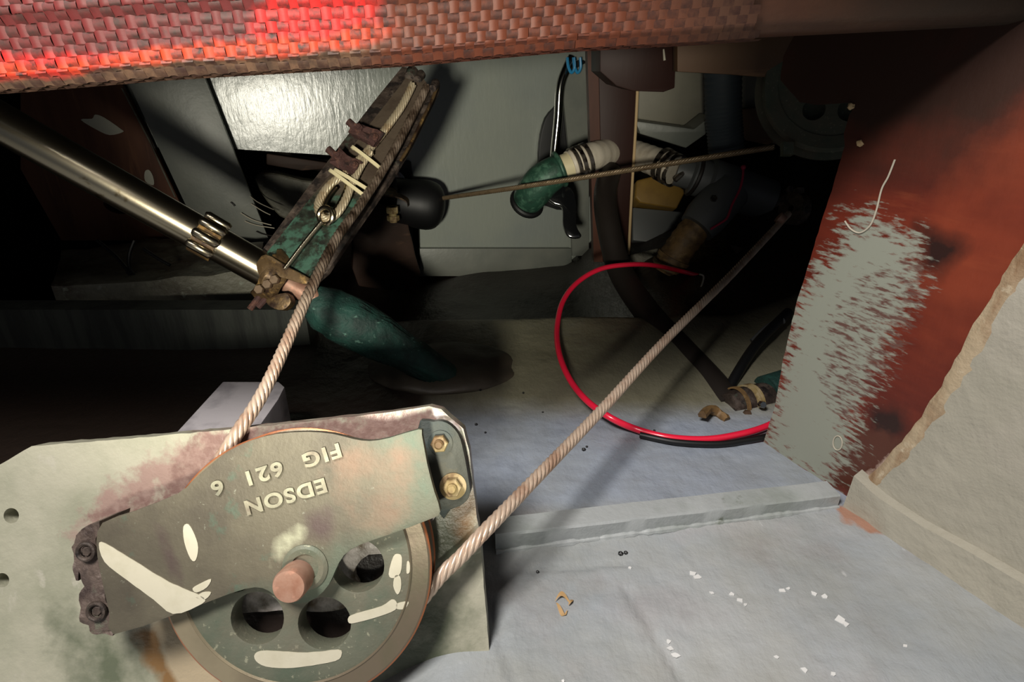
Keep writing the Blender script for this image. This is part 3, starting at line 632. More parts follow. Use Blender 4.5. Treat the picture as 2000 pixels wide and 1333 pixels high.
# ================================================================== MIDDLE: rudder tube and tiller arm
ta = W(-60, 205, .44); tb = W(618, 585, .545)
tdir = (tb - ta).normalized()
def TP(px): # point on tube axis nearest to screen x
    lo, hi = 0.0, 1.4
    for _ in range(30):
        m_ = (lo + hi) / 2
        if PX(ta.lerp(tb, m_))[0] < px: lo = m_
        else: hi = m_
    return ta.lerp(tb, lo)
t = thing('rudder_tube', 'long shiny stainless tube slanting from upper left down to a green cone', 'tube', TP(700))
bm = new(); tube(bm, [ta.lerp(tb, -.5), TP(555)], .0152, 40); obj('tube_body', bm, 'tube', t)
bm = new(); tube(bm, [TP(540), TP(625), TP(628)], [.0085, .0085, .0070], 28); obj('inner_shaft', bm, 'copper', t, label='dull pinkish inner shaft')
bm = new(); c1 = TP(628); c2 = W(640, 600, .55); cpts = [W(612, 588, .552), W(640, 604, .556), W(660, 618, .56), W(720, 648, .572), W(790, 688, .59), W(880, 742, .612)]
tube(bm, cpts, [.0165, .0215, .0235, .0235, .0190, .0130], 32)
bmesh.ops.subdivide_edges(bm, edges=bm.edges[:], cuts=3)
for v in bm.verts: v.co += Vector((mn.noise(v.co * 70), mn.noise(v.co * 71 + Vector((3, 0, 0))), mn.noise(v.co * 69 + Vector((0, 7, 0))))) * .003
obj('packing_cone', bm, 'cone', t, label='lumpy green corroded cone')
bm = new(); c_ = onz(868, 722, .0)
for i in range(0, 1): bmesh.ops.create_icosphere(bm, subdivisions=4, radius=1, matrix=Matrix.Translation(Vector((c_.x, c_.y, .004))) @ Matrix.Diagonal((.085, .060, .015, 1)))
for v in bm.verts: v.co += Vector((0, 0, .004 * mn.noise(v.co * 40)))
obj('bedding_mound', bm, 'bedding', t, label='grey brown mound of filler round the foot')
# hexagonal-lobed collar
bm = new(); a = TP(385); b = TP(428); tube(bm, [a, b], .0172, 32); col_ = obj('collar', bm, 'bronzerust', t)
cd_ = (-FWD - tdir * (-FWD).dot(tdir)).normalized(); sd_ = tdir.cross(cd_)
for k, an in enumerate((-75, -40, -5, 30)):
    d_ = cd_ * math.cos(math.radians(an)) + sd_ * math.sin(math.radians(an)) * (1 if sd_.dot(UP) < 0 else -1)
    bm = new(); tube(bm, [a + d_ * .0175 - tdir * .001, a + d_ * .018 + tdir * .001, b + d_ * .018 - tdir * .001, b + d_ * .0175 + tdir * .001], [.003, .0042, .0042, .003], 12)
    obj('collar_lobe', bm, 'tube', col_)
# ---- tiller arm (quadrant)
def QD(py): return .520 + .075 * (508 - py) / 358
def Q(px, py, off=0): return W(px, py, QD(py) - off)
t = thing('tiller_arm', 'corroded bronze tiller arm with a rope groove rising from the tube clamp', 'tiller arm', Q(560, 520))
arm_l = [(808, 132), (770, 182), (726, 238), (680, 296), (626, 364), (572, 430), (520, 495)]
arm_r = [(604, 540), (645, 482), (690, 415), (732, 350), (772, 290), (806, 225), (838, 168), (824, 150)]
def qslab(bm, poly, off, th, grid=None):
    nrm = ((Q(700, 300) - Q(560, 508)).cross(RT)).normalized()
    if nrm.dot(FWD) < 0: nrm = -nrm
    return slab(bm, [Q(x, y, off) for x, y in poly], nrm * th, (), grid, (RT, UP))
bm = new(); qslab(bm, rough(arm_l + arm_r, .5, 20, 2), 0, .010, .008); arm = obj('arm_bar', bm, 'verdi', t, angle=50, attrs={'green': lambda p: min(.45, (PX(p)[1] - 375) / 60), 'fleck': lambda p: min(.0, (PX(p)[1] - 395) / 60)})
bm = new(); qslab(bm, [(786, 130), (806, 134), (770, 182), (726, 238), (626, 364), (524, 495), (512, 488), (600, 368), (690, 250), (740, 186)], -.004, .022); obj('arm_flange', bm, 'darkmetal', t)
bm = new(); qslab(bm, [(836, 168), (858, 160), (857, 172), (828, 232), (800, 288), (766, 345), (700, 440), (640, 530), (604, 560), (604, 540), (690, 415), (772, 290)], -.014, .006); obj('rope_groove', bm, 'darkmetal', t)
bm = new(); tube(bm, spline([Q(x, y, -.004) for x, y in ((856, 164), (842, 200), (826, 232), (800, 285), (782, 315))], 6), .0016, 8); obj('groove_lip', bm, 'bronzerust', t)
for x, y, r in ((806, 140, .0062), (822, 146, .005), (851, 163, .0045)):
    bm = new(); tube(bm, [Q(x - 6, y + 10, .003), Q(x, y, -.001), Q(x + 1, y - 4, -.004)], [r * .8, r, r * .6], 14); obj('arm_tip', bm, 'darkmetal', t)
# clamp where arm meets tube
bm = new(); cpt = TP(540); ring = []
lathe(bm, cpt, tdir, [(.0150, -.011), (.0225, -.011), (.0240, -.008), (.0240, .004), (.0205, .008), (.0150, .008)], 40)
for v in bm.verts: v.co += Vector((mn.noise(v.co * 120), mn.noise(v.co * 120 + Vector((9, 0, 0))), mn.noise(v.co * 120 + Vector((0, 9, 0))))) * .0022
clampo = obj('tube_clamp', bm, 'bronzerust', t)
for k, (x, y) in enumerate(((508, 566), (524, 556), (538, 547))):
    bm = new(); p = W(x, y, .506); hexa(bm, p, -FWD, .0042, .004, .4); obj('clamp_nut', bm, 'steel_b', clampo)
for k, (x, y, x2, y2) in enumerate(((520, 562, 488, 604), (534, 568, 504, 600))):
    bm = new(); cyl(bm, W(x, y, .522), W(x2, y2, .522), .0028, None, 10); obj('clamp_bolt', bm, 'rustclamp', clampo)
bm = new(); pslab(bm, smooth2([(520, 585), (556, 572), (568, 590), (552, 606), (528, 600)], 3), .516, .012); bev(bm, .001); obj('clamp_lug', bm, 'bronzerust', clampo)
bm = new(); pslab(bm, smooth2([(500, 515), (520, 497), (560, 520), (606, 545), (596, 556), (540, 540), (512, 545)], 3), .508, .014); bev(bm, .001)
for v in bm.verts: v.co += FWD * .0025 * mn.noise(v.co * 150)
obj('clamp_jaw', bm, 'bronzerust', clampo)
# ---- rope end with thimble on the arm
OFF = .012
loop = [(806, 165), (786, 205), (762, 240), (735, 275), (706, 308), (676, 338), (648, 358), (630, 380), (621, 402), (628, 424), (644, 428), (662, 412), (676, 388), (686, 362), (700, 332), (716, 306), (724, 296)]
bm = new(); wire_rope(bm, [Q(x, y, OFF - (.003 if i < 4 else 0)) for i, (x, y) in enumerate(loop)], .0039, .026, 6)
obj('rope_eye', bm, 'steel_w', label='bright wire rope end looped into an eye on the tiller arm', cat='rope', angle=60)
bm = new(); tube(bm, spline([Q(x, y, OFF) for x, y in ((656, 366), (642, 384), (634, 402), (638, 416), (648, 416), (660, 402), (672, 380), (678, 362))], 5), .0022, 10)
obj('thimble', bm, 'tube', label='smooth metal thimble lining the rope eye', cat='thimble')
t = thing('eye_bolt', 'slim steel eye bolt linking the rope eye to the tube clamp', 'eye bolt', Q(557, 522, .012))
bm = new(); c_ = Q(636, 422, .0185); torus(bm, c_, (RT * .35 + FWD * .9 + UP * .1), .0074, .0022, 28, 10); obj('eye', bm, 'tube', t)
bm = new(); tube(bm, [Q(628, 434, .0175), Q(592, 478, .012), Q(556, 526, .008)], .0021, 12); obj('rod', bm, 'tube', t)
adir = (Q(740, 270, .012) - Q(640, 400, .012)).normalized(); cdir = adir.cross(-FWD).normalized()
if cdir.x > 0: cdir = -cdir     # points to upper left
odir = cdir.cross(adir).normalized()
if odir.dot(FWD) > 0: odir = -odir
proto = None
for k, (x, y) in enumerate(((716, 268), (677, 322))):
    c_ = Q(x, y, .013)
    t = thing('rope_clamp', ('rusty wire rope clamp nearer the top of the tiller arm', 'rusty wire rope clamp just above the rope eye')[k], 'clamp', c_, 'rusty clamps on the rope end')
    bm = new(); obox(bm, c_ + odir * .003, cdir * .0125, adir * .0070, odir * .0040)
    bmesh.ops.subdivide_edges(bm, edges=bm.edges[:], cuts=4, use_grid_fill=True)
    for v in bm.verts: v.co += Vector((mn.noise(v.co * 160), mn.noise(v.co * 160 + Vector((9, 0, 0))), mn.noise(v.co * 160 + Vector((0, 9, 0))))) * .0038
    obj('saddle', bm, 'rustclamp', t)
    for s in (-1, 1):
        bm = new(); p = c_ + cdir * .0085 * s
        hexa(bm, p + odir * .004, odir, .0046, .0045, .3); obj('clamp_nut', bm, 'rustclamp', t)
    bm = new(); tube(bm, [c_ + cdir * .010 + odir * .004, c_ + cdir * .0205 + adir * .002 + odir * .005], [.0032, .0036], 12); obj('bolt_end', bm, 'rustclamp', t)
    bm = new(); tube(bm, spline([c_ + cdir * .0085 + odir * .010, c_ + cdir * .0085 - odir * .002, c_ - odir * .005, c_ - cdir * .0085 - odir * .002, c_ - cdir * .0085 + odir * .010], 5), .0021, 10); obj('u_bolt', bm, 'rustclamp', t)
for k, ((x1, y1), (x2, y2)) in enumerate((((688, 287), (738, 325)), ((654, 332), (713, 367)), ((645, 333), (708, 380)))):
    bm = new(); a = Q(x1, y1, .0205); b = Q(x2, y2, .012); m_ = a.lerp(b, .5) - FWD * .003
    pts = spline([a + FWD * .006, a, m_, b, b + FWD * .006], 6)
    wv = adir * .0016; pv = None
    for p, fr_ in zip(pts, frames(pts)):
        nn = fr_[0].cross(adir).normalized() * .0006
        q = [bm.verts.new(p - wv - nn), bm.verts.new(p + wv - nn), bm.verts.new(p + wv + nn), bm.verts.new(p - wv + nn)]
        if pv:
            for e in range(4): bm.faces.new((pv[e], pv[(e + 1) % 4], q[(e + 1) % 4], q[e]))
        else: bm.faces.new(q)
        pv = q
    bm.faces.new(pv[::-1])
    obj('cable_tie', bm, 'tie', label=('cream cable tie between the two rusty clamps', 'shorter cream cable tie just below the lower rusty clamp', 'lowest and longest cream cable tie above the rope eye')[k], cat='cable tie', group='cream cable ties on the rope end')
# ================================================================== BACKGROUND LEFT
bm = new(); slab(bm, [B(x, y, .045) for x, y in ((205, 90), (372, 90), (400, 152), (455, 291), (528, 476), (400, 460), (362, 400), (256, 174))], -BN * .010); bev(bm, .0008)
obj('painted_bracket', bm, 'gwood', label='slanting grey painted plywood bracket left of the rear opening', cat='bracket')
bm = new(); hole = [B(x, y, .030) for x, y in [(228 + 26 * math.cos(a / 4), 404 + 13 * math.sin(a / 4) + 6 * math.cos(a / 4)) for a in range(25)]]
slab(bm, [B(x, y, .030) for x, y in ((100, 90), (200, 90), (243, 174), (290, 268), (352, 398), (400, 470), (120, 470), (40, 330), (40, 150))], -BN * .01, [hole])
mp = obj('mahogany_panel', bm, 'mahog', label='brown wood panel behind the stainless tube with pale paint spots', cat='panel')
for k, pl in enumerate(([(158, 234), (180, 232), (186, 224), (204, 230), (236, 252), (240, 258), (215, 264), (190, 254)], [(283, 336), (291, 332), (299, 345), (300, 362), (284, 354)])):
    bm = new(); slab(bm, [B(x, y, .0305) for x, y in smooth2(pl, 3)], BN * .0006); obj('paint_mark', bm, 'paintspot', mp)
bm = new(); tube(bm, [B(x, y, .032) for x, y in ((238, 172), (290, 272), (342, 385))], .0012, 6); obj('pale_edge', bm, 'peel', mp)
# old ledge with peeling paint, stringer, twigs
bm = new(); slab(bm, [onz(x, y, .062) for x, y in ((120, 492), (300, 466), (515, 474), (500, 528), (330, 545), (100, 560))], Vector((0, 0, -.14)), (), .01, (RT, Vector((0, 1, 0))))
for v in bm.verts: v.co += Vector((0, 0, .004 * mn.noise(v.co * 30)))
obj('old_ledge', bm, 'peel', label='low ledge with peeling pale paint behind the stainless tube', cat='ledge')
bm = new(); box(bm, (-.75, .62, -.03), (-.235, .65, .050)); bmesh.ops.subdivide_edges(bm, edges=bm.edges[:], cuts=6, use_grid_fill=True)
obj('stringer', bm, 'stringer', label='dull green painted stringer on the dark hull at left', cat='stringer')
tw = [((488, 383), (505, 396), (535, 410)), ((490, 398), (512, 412), (528, 420)), ((470, 416), (495, 430), (530, 440)), ((478, 432), (500, 440), (536, 446)), ((450, 395), (456, 400), (458, 403)), ((500, 452), (515, 458), (538, 462))]
for k, tt in enumerate(tw):
    bm = new(); tube(bm, spline([B(x, y, .055) for x, y in tt], 6), .0008, 6)
    obj('wire_strand', bm, 'string' if k < 4 else 'brownhose', label=('topmost', 'second highest', 'third highest', 'middle', 'tiny short', 'lowest')[k] + ' stray hair-thin wire strand beside the dark rear opening', cat='strand', group='stray strands by the rear opening')
for k, tt in enumerate((((190, 470), (225, 500), (250, 530), (262, 560)), ((262, 470), (252, 500), (256, 530), (282, 556)), ((280, 486), (310, 506), (332, 518)))):
    bm = new(); tube(bm, spline([W(x, y, .74) for x, y in tt], 6), .0022, 8)
    obj('black_wire', bm, 'black', label=('leftmost thin black wire hanging below the brown wood panel', 'thin black wire curling over the middle of the old ledge', 'short black wire nearest the collar of the stainless tube')[k], cat='wire', group='loose black wires at left')
# things inside the rear opening
bm = new(); slab(bm, [B(x, y, -.05) for x, y in smooth2([(497, 343), (530, 338), (590, 352), (640, 365), (640, 440), (560, 430), (530, 405), (505, 370)], 3)], -BN * .05); bev(bm, .008, 3)
obj('grey_bag', bm, 'peel', label='dim crumpled pale bundle inside the dark rear opening', cat='bundle')
bm = new(); slab(bm, [B(x, y, -.04) for x, y in ((520, 300), (640, 318), (640, 330), (590, 334), (520, 322))], -BN * .03); bev(bm, .003)
obj('dark_ledger', bm, 'dkwood', label='dark wooden ledger just under the edge of the grey rear panel', cat='ledger')
# block and round drum the far cable enters
bm = new(); slab(bm, [B(x, y, .02) for x, y in ((735, 312), (803, 316), (806, 352), (806, 470), (735, 470))], -BN * .03); obj('dark_block', bm, 'brownhose', label='dark square block against the grey rear panel', cat='block')
bm = new(); a = B(826, 404, .075); tube(bm, [B(768, 392, .085)] + [B(800 + 66 * f, 396 + 10 * f, .084) for f in (0, .2, .4, .55, .7, .8, .88, .94, .98, 1)], [.036, .038, .040, .041, .041, .039, .036, .031, .025, .018, .008], 40)
obj('dark_drum', bm, 'black', label='round black housing that the far cable runs into', cat='housing')
bm = new(); slab(bm, [B(x, y, .06) for x, y in smooth2([(740, 330), (765, 326), (790, 345), (790, 380), (720, 380), (725, 350)], 3)], -BN * .03); bev(bm, .003); obj('black_fitting', bm, 'blackgl', label='small glossy black fitting above the brass shelf', cat='fitting')
t = thing('brass_shelf', 'rusty brass shelf plate with a bolt beside the black housing', 'plate', B(750, 395, .12))
bm = new(); pl = spline([B(x, y, .14) for x, y in ((690, 372), (726, 378), (770, 383), (792, 392), (796, 402))], 6); pv = None
for p in pl:
    q = [bm.verts.new(p), bm.verts.new(p + Vector((0, 0, -.0025))), bm.verts.new(p + Vector((0, .06, -.0025))), bm.verts.new(p + Vector((0, .06, 0)))]
    if pv:
        for e in range(4): bm.faces.new((pv[e], pv[(e + 1) % 4], q[(e + 1) % 4], q[e]))
    else: bm.faces.new(q)
    pv = q
bm.faces.new(pv[::-1]); obj('shelf_plate', bm, 'bronzerust', t)
bm = new(); c_ = B(766, 404, .15); hexa(bm, c_, Vector((0, 0, -1)), .010, .010, .2); tube(bm, [c_, c_ - Vector((0, 0, .024))], .006, 12); hexa(bm, c_ - Vector((0, 0, .014)), Vector((0, 0, -1)), .0095, .008, .6); obj('bolt', bm, 'brassbolt', t)
bm = new(); slab(bm, [B(x, y, .10) for x, y in smooth2([(688, 392), (745, 402), (790, 420), (800, 450), (812, 500), (816, 560), (700, 560), (690, 480)], 2)], -BN * .05); bev(bm, .004)
obj('dark_knee', bm, 'dkwood', label='dark wooden knee below the brass shelf plate', cat='knee')
# ---- far cable
fc = [W(862, 388, .97), W(960, 374, .87), W(1060, 359, .815), W(1150, 345, .785), W(1300, 321, .735), W(1512, 287, .67)]
bm = new(); wire_rope(bm, fc, .0036, .024, 6, 6); obj('far_wire_rope', bm, 'steel_f', label='thin wire rope crossing the middle from black housing to far pulley', cat='rope', angle=60)
# ================================================================== BACKGROUND RIGHT
# dark wall opening, drawn as a flat black sheet, with chrome pipe
bm = new(); slab(bm, [B(x, y, .004) for x, y in smooth2([(1112, 128), (1135, 118), (1150, 150), (1152, 300), (1140, 400), (1060, 400), (1050, 340), (1050, 280), (1062, 230), (1086, 200), (1092, 160)], 3)], BN * .012); bev(bm, .002)
obj('black_opening', bm, 'black', label='flat black sheet standing for the dark wall opening behind the chrome pipe', cat='dark opening')
bm = new(); slab(bm, [B(x, y, .026) for x, y in ((1096, 150), (1150, 120), (1150, 500), (1118, 500), (1112, 300))], -BN * .006); obj('dim_board', bm, 'gwood', label='narrow grey board between chrome pipe and wooden post', cat='board')
bm = new(); tube(bm, spline([B(x, y, .05) for x, y in ((1118, 112), (1106, 135), (1094, 170), (1090, 230), (1083, 300), (1080, 340))], 6), .0078, 24)
obj('chrome_pipe', bm, 'chrome', label='shiny upright chrome pipe left of the wooden post', cat='pipe')
for k, dx in enumerate((0, 12)):
    bm = new(); tube(bm, spline([B(x + dx, y, .07) for x, y in ((1108, 112), (1110, 130), (1116, 142), (1122, 132), (1121, 112))], 5), .0026, 8)
    obj('blue_wire', bm, 'blue', label=('left loop of blue wire at the top of the chrome pipe', 'right loop of blue wire at the top of the chrome pipe')[k], cat='wire', group='blue wire loops')
# elbow, hose, clamps
t = thing('bronze_elbow', 'green corroded bronze elbow fitting where the far rope passes', 'elbow', W(1060, 400, .85))
ep = [W(1028, 396, .90), W(1040, 378, .88), W(1062, 352, .865), (W(1095, 330, .86))]
bm = new(); tube(bm, spline(ep, 6), [.022 + .004 * math.sin(math.pi * i / 18) for i in range(19)], 28); obj('elbow_body', bm, 'elbow', t)
bm = new(); torus(bm, W(1029, 396, .895), (W(1040, 378, .88) - W(1028, 396, .90)), .0225, .0050, 32, 10); obj('elbow_mouth', bm, 'black', t)
bm = new(); torus(bm, W(1093, 331, .86), (W(1130, 316, .86) - W(1080, 338, .86)), .0235, .0035, 32, 10); obj('elbow_rim', bm, 'elbow', t)
bm = new(); tube(bm, [W(1094, 331, .86), W(1124, 320, .86)], .0195, 24); obj('elbow_neck', bm, 'tie', t, label='yellowish neck')
hp = [W(1112, 324, .86), W(1155, 307, .868), W(1205, 296, .925), W(1238, 301, .925), W(1290, 320, .875), W(1318, 333, .86)]
bm = new(); pts = spline(hp, 14); tube(bm, pts, [.0208 + .0005 * math.sin(i * 1.9) for i in range(len(pts))], 28); obj('white_hose', bm, 'white', label='short ribbed white hose bending behind the wooden post', cat='hose')
t = thing('hose_clamps_left', 'pair of steel bands on the white hose left of the post', 'hose clamp', W(1130, 318, .86)); t.name = 'hose_clamp'
for x, y in ((1122, 321), (1132, 317), (1144, 312)):
    bm = new(); c_ = W(x, y, .861); ax_ = (W(1155, 307, .865) - W(1112, 324, .86)).normalized(); lathe(bm, c_, ax_, [(.0225, -.0028), (.0245, -.0028), (.0245, .0028), (.0225, .0028)], 36); obj('band', bm, 'band', t)
bm = new(); cyl(bm, W(1134, 342, .842), W(1152, 334, .842), .004, None, 12); obj('screw', bm, 'band', t)
t = thing('hose_clamp', 'dark steel bands on the white hose right of the post', 'hose clamp', W(1310, 330, .86))
ax_ = (hp[5] - hp[4]).normalized()
for x, y in ((1296, 322), (1306, 328), (1317, 333)):
    bm = new(); lathe(bm, W(x, y, .864), ax_, [(.0222, -.0032), (.0245, -.0032), (.0245, .0032), (.0222, .0032)], 36); obj('band', bm, 'band', t)
bm = new(); cyl(bm, W(1318, 352, .845), W(1334, 338, .845), .0042, None, 12); obj('screw', bm, 'band', t)
# grey plastic tee
t = thing('pipe_tee', 'dark grey plastic pipe tee at the end of the white hose', 'pipe fitting', W(1400, 380, .85))
tp = [W(1322, 334, .862), W(1350, 342, .86), W(1352, 343, .86), W(1380, 352, .86), W(1382, 352, .86), W(1500, 392, .87)]
bm = new(); tube(bm, tp, [.021, .021, .027, .027, .032, .030], 32); obj('tee_body', bm, 'dkgrey', t)
bm = new(); torus(bm, W(1356, 344, .86), (tp[5] - tp[4]), .026, .0035, 32, 8); obj('tee_collar', bm, 'brownhose', t)
bm = new(); tube(bm, [W(1424, 372, .85), W(1378, 425, .84), W(1360, 446, .84)], [.030, .030, .026], 28); obj('tee_branch', bm, 'dkgrey', t)
bm = new(); hexa(bm, W(1393, 389, .815), -FWD, .005, .004, .2); obj('tee_screw', bm, 'chrome', t)
bm = new(); tube(bm, spline([W(1372, 430, .845), W(1345, 462, .85), W(1318, 500, .86), W(1300, 530, .87)], 8), [.022 + .001 * math.sin(i * 2.1) for i in range(25)], 24)
obj('tan_hose', bm, 'tanhose', label='tan wrapped hose dropping from the grey tee', cat='hose')
bm = new(); ax_ = (W(1300, 530, .87) - W(1318, 500, .86)).normalized()
for p in (W(1316, 505, .862), W(1306, 520, .866)): lathe(bm, p, ax_, [(.0225, -.003), (.0255, -.003), (.0255, .003), (.0225, .003)], 30)
obj('hose_clamp', bm, 'tanhose', label='brown band pair at the foot of the tan hose', cat='hose clamp')
bm = new(); tube(bm, [W(1505, 392, .86), W(1540, 400, .86), W(1560, 406, .87)], [.016, .018, .010], 20); hexa(bm, W(1540, 372, .82), -FWD, .006, .006)
obj('pipe_valve', bm, 'darkmetal', label='dark valve with a small bright nut at right of the tee', cat='valve')
t = thing('turning_block', 'small dark pulley where the near wire rope ends at right', 'pulley', W(1545, 412, .73))
bm = new(); lathe(bm, W(1552, 408, .735), RT + FWD * .4, [(.004, -.006), (.020, -.006), (.020, -.004), (.015, 0), (.020, .004), (.020, .006), (.004, .006)], 40); obj('block_wheel', bm, 'darkmetal', t)
bm = new(); obox(bm, W(1560, 400, .735), RT * .004, UP * .02, FWD * .006); bev(bm, .001); obj('block_cheek', bm, 'darkmetal', t)
bm = new(); cyl(bm, W(1520, 424, .70), W(1530, 432, .70), .0065, None, 16); obj('block_ferrule', bm, 'copper', t)
# red thin wire with a bead
bm = new(); tube(bm, spline([W(x, y, .80) for x, y in ((1452, 328), (1450, 350), (1444, 372), (1430, 400), (1420, 426), (1404, 438), (1388, 448))], 6), .0016, 8)
bmesh.ops.create_icosphere(bm, subdivisions=2, radius=.0036, matrix=Matrix.Translation(W(1452, 327, .80)))
obj('thin_red_wire', bm, 'pinkw', label='thin crimson wire with a round end hanging in front of the tee', cat='wire')
# post etc
t = thing('wooden_post', 'upright dark mahogany post in the middle of the background', 'post', W(1200, 510, .98))
def up8(x0, x1, x2, x3, y0, y1, Y, th):
    return [onY(x0, y0, Y), onY(x1, y0, Y), onY(x2, y1, Y), onY(x3, y1, Y)]
PY_ = .93
bm = new(); slab(bm, up8(1168, 1248, 1232, 1178, 60, 512, PY_, .03), Vector((0, .035, 0))); bev(bm, .001); obj('post_face', bm, 'postwood', t)
bm = new(); slab(bm, up8(1146, 1169, 1178, 1160, 60, 512, PY_ + .004, .03), Vector((0, .03, 0))); obj('post_edge', bm, 'mahog_l', t, label='lighter reddish left edge')
bm = new(); tube(bm, spline([onY(x, y, PY_ - .004) for x, y in ((1245, 178), (1241, 260), (1236, 340), (1231, 430), (1228, 497))], 6), .0022, 8)
obj('thin_stick', bm, 'stick', label='long thin pale stick standing along the right edge of the post', cat='stick')
bm = new(); slab(bm, [onY(x, y, .80) for x, y in ((1172, 60), (1322, 60), (1318, 172), (1296, 180), (1236, 178), (1204, 168), (1172, 140))], Vector((0, .09, 0))); bev(bm, .0015)
obj('beam_end', bm, 'postwood', label='dark sawn timber end hanging in front of the post top', cat='timber')
bm = new(); tube(bm, [onY(1296, 96, .797), onY(1298, 118, .797)], [.001, .0016], 6); obj('paint_drip', bm, 'string', label='small pale drip on the dark timber end', cat='paint mark')
bm = new(); slab(bm, [onY(x, y, .74) for x, y in ((1323, 60), (1575, 40), (1552, 90), (1526, 153), (1480, 150), (1430, 146), (1323, 140))], Vector((0, .02, 0))); bev(bm, .001)
obj('tan_board', bm, 'tan', label='tan plywood board under the beam right of the dark timber', cat='board')
bm = new(); slab(bm, [onY(x, y, 1.02) for x, y in ((1246, 100), (1400, 100), (1390, 225), (1356, 256), (1252, 240), (1238, 232))], Vector((0, .10, 0))); bev(bm, .006, 3)
obj('beige_locker', bm, 'beige', label='pale beige box behind the post, below the tan board', cat='box')
bm = new(); slab(bm, [onY(x, y, .945) for x, y in ((1240, 236), (1356, 252), (1390, 225), (1380, 262), (1340, 290), (1250, 262))], Vector((0, .06, 0))); bev(bm, .003)
obj('locker_rail', bm, 'gwood', label='grey rail under the pale beige box', cat='rail')
hp = spline([onY(x, y, .88) for x, y in ((1412, 80), (1412, 160), (1413, 220), (1416, 260), (1419, 298))], 12)
bm = new(); tube(bm, hp, [.0240 + .0012 * (i % 2) for i in range(len(hp))], 24); obj('navy_hose', bm, 'hose', label='thick dark blue ribbed hose hanging below the tan board', cat='hose', angle=20)
bm = new(); slab(bm, [onY(x, y, 1.0) for x, y in ((1442, 120), (1560, 120), (1560, 290), (1444, 268))], Vector((0, .02, 0)))
obj('cream_panel', bm, 'beige', label='pale panel between the dark blue hose and the far pulley', cat='panel')
bm = new(); slab(bm, [onY(x, y, .96) for x, y in ((1446, 214), (1500, 208), (1530, 268), (1500, 284), (1446, 272))], Vector((0, .02, 0))); bev(bm, .002)
obj('tan_cleat', bm, 'tan', label='small tan wood cleat left of the far pulley', cat='cleat')
# far sheave
t = thing('far_pulley', 'olive bronze pulley half hidden behind the notch of the red board', 'pulley', W(1640, 200, .66))
c_ = W(1632, 160, .66); ax_ = (-FWD * .93 - RT * .30 - UP * .1).normalized()
bm = new(); lathe(bm, c_, ax_, [(.060, .006), (.074, .008), (.076, .006), (.067, 0), (.076, -.006), (.074, -.008), (.060, -.006)], 96); whl = obj('sheave_wheel', bm, 'patina_g', t)
bm = new(); u2 = ax_.orthogonal().normalized(); v2 = ax_.cross(u2)
def S2(r, a, h=0): return c_ + (u2 * math.cos(a) + v2 * math.sin(a)) * r + ax_ * (.004 + h)
hl = []
for k in range(6):
    cc = S2(.036, math.radians(60 * k + 12)); hl.append([cc + (u2 * math.cos(2 * math.pi * j / 20) + v2 * math.sin(2 * math.pi * j / 20)) * .012 for j in range(20)])
slab(bm, [S2(.061, 2 * math.pi * k / 72) for k in range(72)], -ax_ * .008, hl); obj('web_disc', bm, 'patina_g', whl)
bm = new(); lathe(bm, c_ - ax_ * .014, ax_, [(.004, -.002), (.083, -.002), (.083, .002), (.004, .002)], 72); obj('guard_plate', bm, 'patina_g', t)
bm = new(); obox(bm, W(1537, 292, .67), RT * .006, UP * .007, FWD * .004); bev(bm, .001); obj('guard_lug', bm, 'patina_g', t)
# yellow box, dark box, hook
bm = new(); slab(bm, [W(x, y, .98) for x, y in ((1243, 352), (1290, 340), (1340, 372), (1322, 408), (1250, 396), (1240, 385))], FWD * .05); bev(bm, .004, 3)
obj('yellow_box', bm, 'yellow', label='mustard yellow box behind the white hose', cat='box')
bm = new(); slab(bm, [W(x, y, 1.0) for x, y in ((1236, 405), (1345, 415), (1330, 480), (1236, 470))], FWD * .06); bev(bm, .003)
obj('dark_box', bm, 'dkgrey', label='dark grey box under the yellow box', cat='box')
bm = new(); slab(bm, [W(x, y, .88) for x, y in smooth2([(1062, 378), (1100, 362), (1118, 372), (1126, 400), (1126, 440), (1136, 462), (1112, 462), (1100, 440), (1098, 405), (1080, 396)], 4)], FWD * .012); bev(bm, .002)
obj('shut_off_lever', bm, 'blackgl', label='curved black lever under the green elbow', cat='handle')
# brown drain hose down to floor fitting
hp = spline([W(1192, 336, .885), W(1182, 380, .85), W(1188, 440, .82), W(1212, 530, .79), W(1265, 612, .735), (W(1330, 685, .675)), W(1385, 745, .63), W(1428, 800, .588)], 10)
bm = new(); tube(bm, hp, [.0165] * len(hp), 24); obj('brown_hose', bm, 'brownhose', label='thick dark brown hose curving down to the floor fitting at right', cat='hose')
t = thing('floor_fitting', 'corroded through-hull fitting with clamps at the foot of the brown hose', 'fitting', onz(1450, 822, 0))
bm = new(); a = W(1420, 795, .580); b = W(1512, 775, .60); tube(bm, [a, a.lerp(b, .3), a.lerp(b, .7), b], [.013, .0165, .0165, .015], 24)
for v in bm.verts: v.co += Vector((1, 1, 1)) * .0015 * mn.noise(v.co * 120)
obj('fitting_body', bm, 'darkmetal', t)
axf = (b - a).normalized()
for k, f in enumerate((.2, .42, .50)):
    bm = new(); lathe(bm, a.lerp(b, f), axf, [(.0165, -.002), (.0182, -.002), (.0182, .002), (.0165, .002)], 32); obj('band', bm, 'brassbolt' if k else 'tanhose', t)
bm = new(); hexa(bm, W(1458, 808, .565), -FWD, .004, .004); obj('band_screw', bm, 'steel_b', t)
bm = new(); hexa(bm, W(1486, 790, .565), -FWD, .0035, .006); obj('band_screw', bm, 'chrome', t)
bm = new(); tube(bm, [W(1496, 770, .598), W(1535, 758, .605)], .019, 24); obj('green_valve', bm, 'cone', t, label='green corroded valve body')
bm = new(); tube(bm, spline([W(1372, 812, .54), W(1385, 800, .552), W(1402, 806, .556), (W(1420, 820, .55))], 4), .0042, 8)
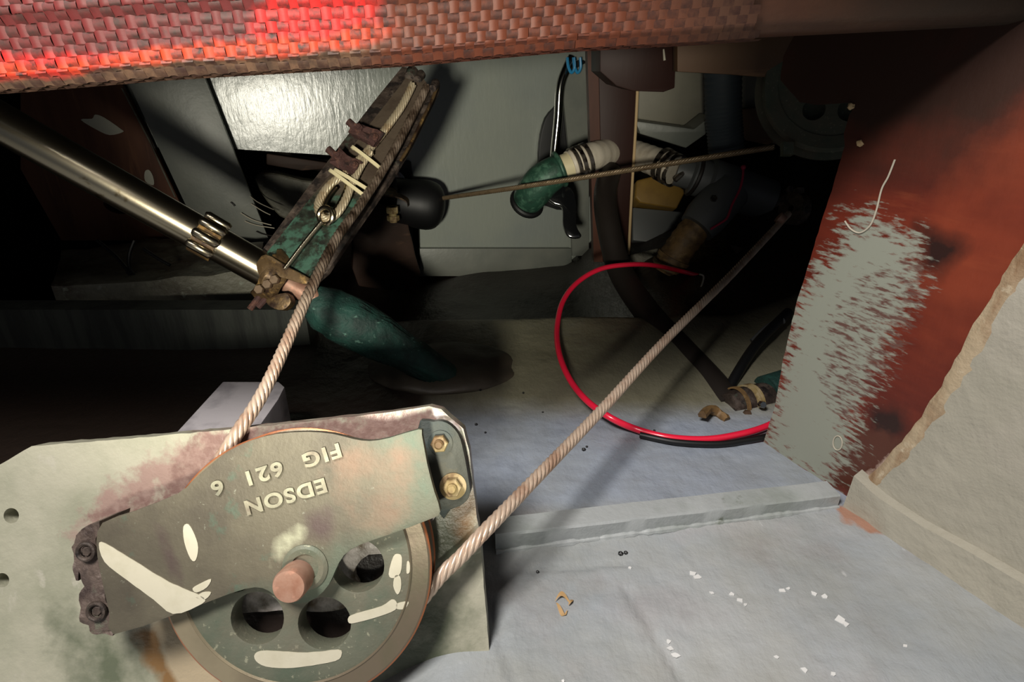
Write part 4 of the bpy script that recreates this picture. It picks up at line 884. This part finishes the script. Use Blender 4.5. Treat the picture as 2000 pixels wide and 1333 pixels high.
for v in bm.verts: v.co += Vector((1, 1, 1)) * .0015 * mn.noise(v.co * 220)
obj('cracked_sealant', bm, 'tanhose', t)
bm = new(); tube(bm, spline([W(1420, 770, .60), W(1440, 730, .615), W(1480, 670, .64), W(1540, 610, .67)], 8), .0055, 16)
obj('black_hose', bm, 'black', label='thin black hose rising to the right from the floor fitting', cat='hose')
bm = new(); tube(bm, spline([W(1470, 668, .66), W(1500, 640, .66), W(1530, 626, .66)], 6), .004, 10); obj('grey_pipe', bm, 'dkgrey', label='short dim grey pipe beside the edge of the red board', cat='pipe')
bm = new(); slab(bm, [W(x, y, .82) for x, y in ((1425, 478), (1450, 484), (1600, 640), (1600, 720), (1560, 660))], FWD * .02); obj('dark_brace', bm, 'dkwood', label='dark diagonal brace behind the near wire rope', cat='brace')
bm = new(); slab(bm, [W(x, y, .93) for x, y in ((1230, 498), (1300, 480), (1400, 520), (1380, 545), (1240, 530))], FWD * .03); bev(bm, .004); obj('pipe_bracket', bm, 'peel', label='stained pale bracket at the foot of the tan hose', cat='bracket')
# ---- red cable loop
rc = [(1560, 575, .80), (1500, 560, .80), (1440, 552, .81), (1390, 545, .82), (1330, 530, .83), (1280, 519, .78), (1230, 517, .755), (1175, 525, .74), (1130, 550, .72), (1100, 588, .69), (1088, 640, .65), (1092, 690, .61), (1112, 740, .58), (1145, 782, .553), (1190, 815, .532)]
pts = [W(*q) for q in rc]
for x, y in ((1240, 838), (1300, 854), (1370, 859), (1430, 852), (1495, 834), (1560, 800)): pts.append(onz(x, y, .0055))
bm = new(); tube(bm, spline(pts, 10), .0031, 16); obj('red_cable', bm, 'red', label='bright red cable looping over the floor behind the near wire rope', cat='cable')
bm = new(); tube(bm, spline([onz(x, y, .004) for x, y in ((1250, 850), (1320, 864), (1400, 868), (1450, 862), (1500, 852), (1560, 830))], 8), .0028, 12)
obj('black_cable', bm, 'black', label='short black cable on the floor under the red cable', cat='cable')
bm = new(); tube(bm, spline([W(x, y, .80) for x, y in ((1366, 536), (1374, 540), (1371, 556), (1362, 574), (1350, 582), (1345, 586))], 5), .0012, 8)
obj('white_string', bm, 'string', label='bit of white string tied round the red cable', cat='string')
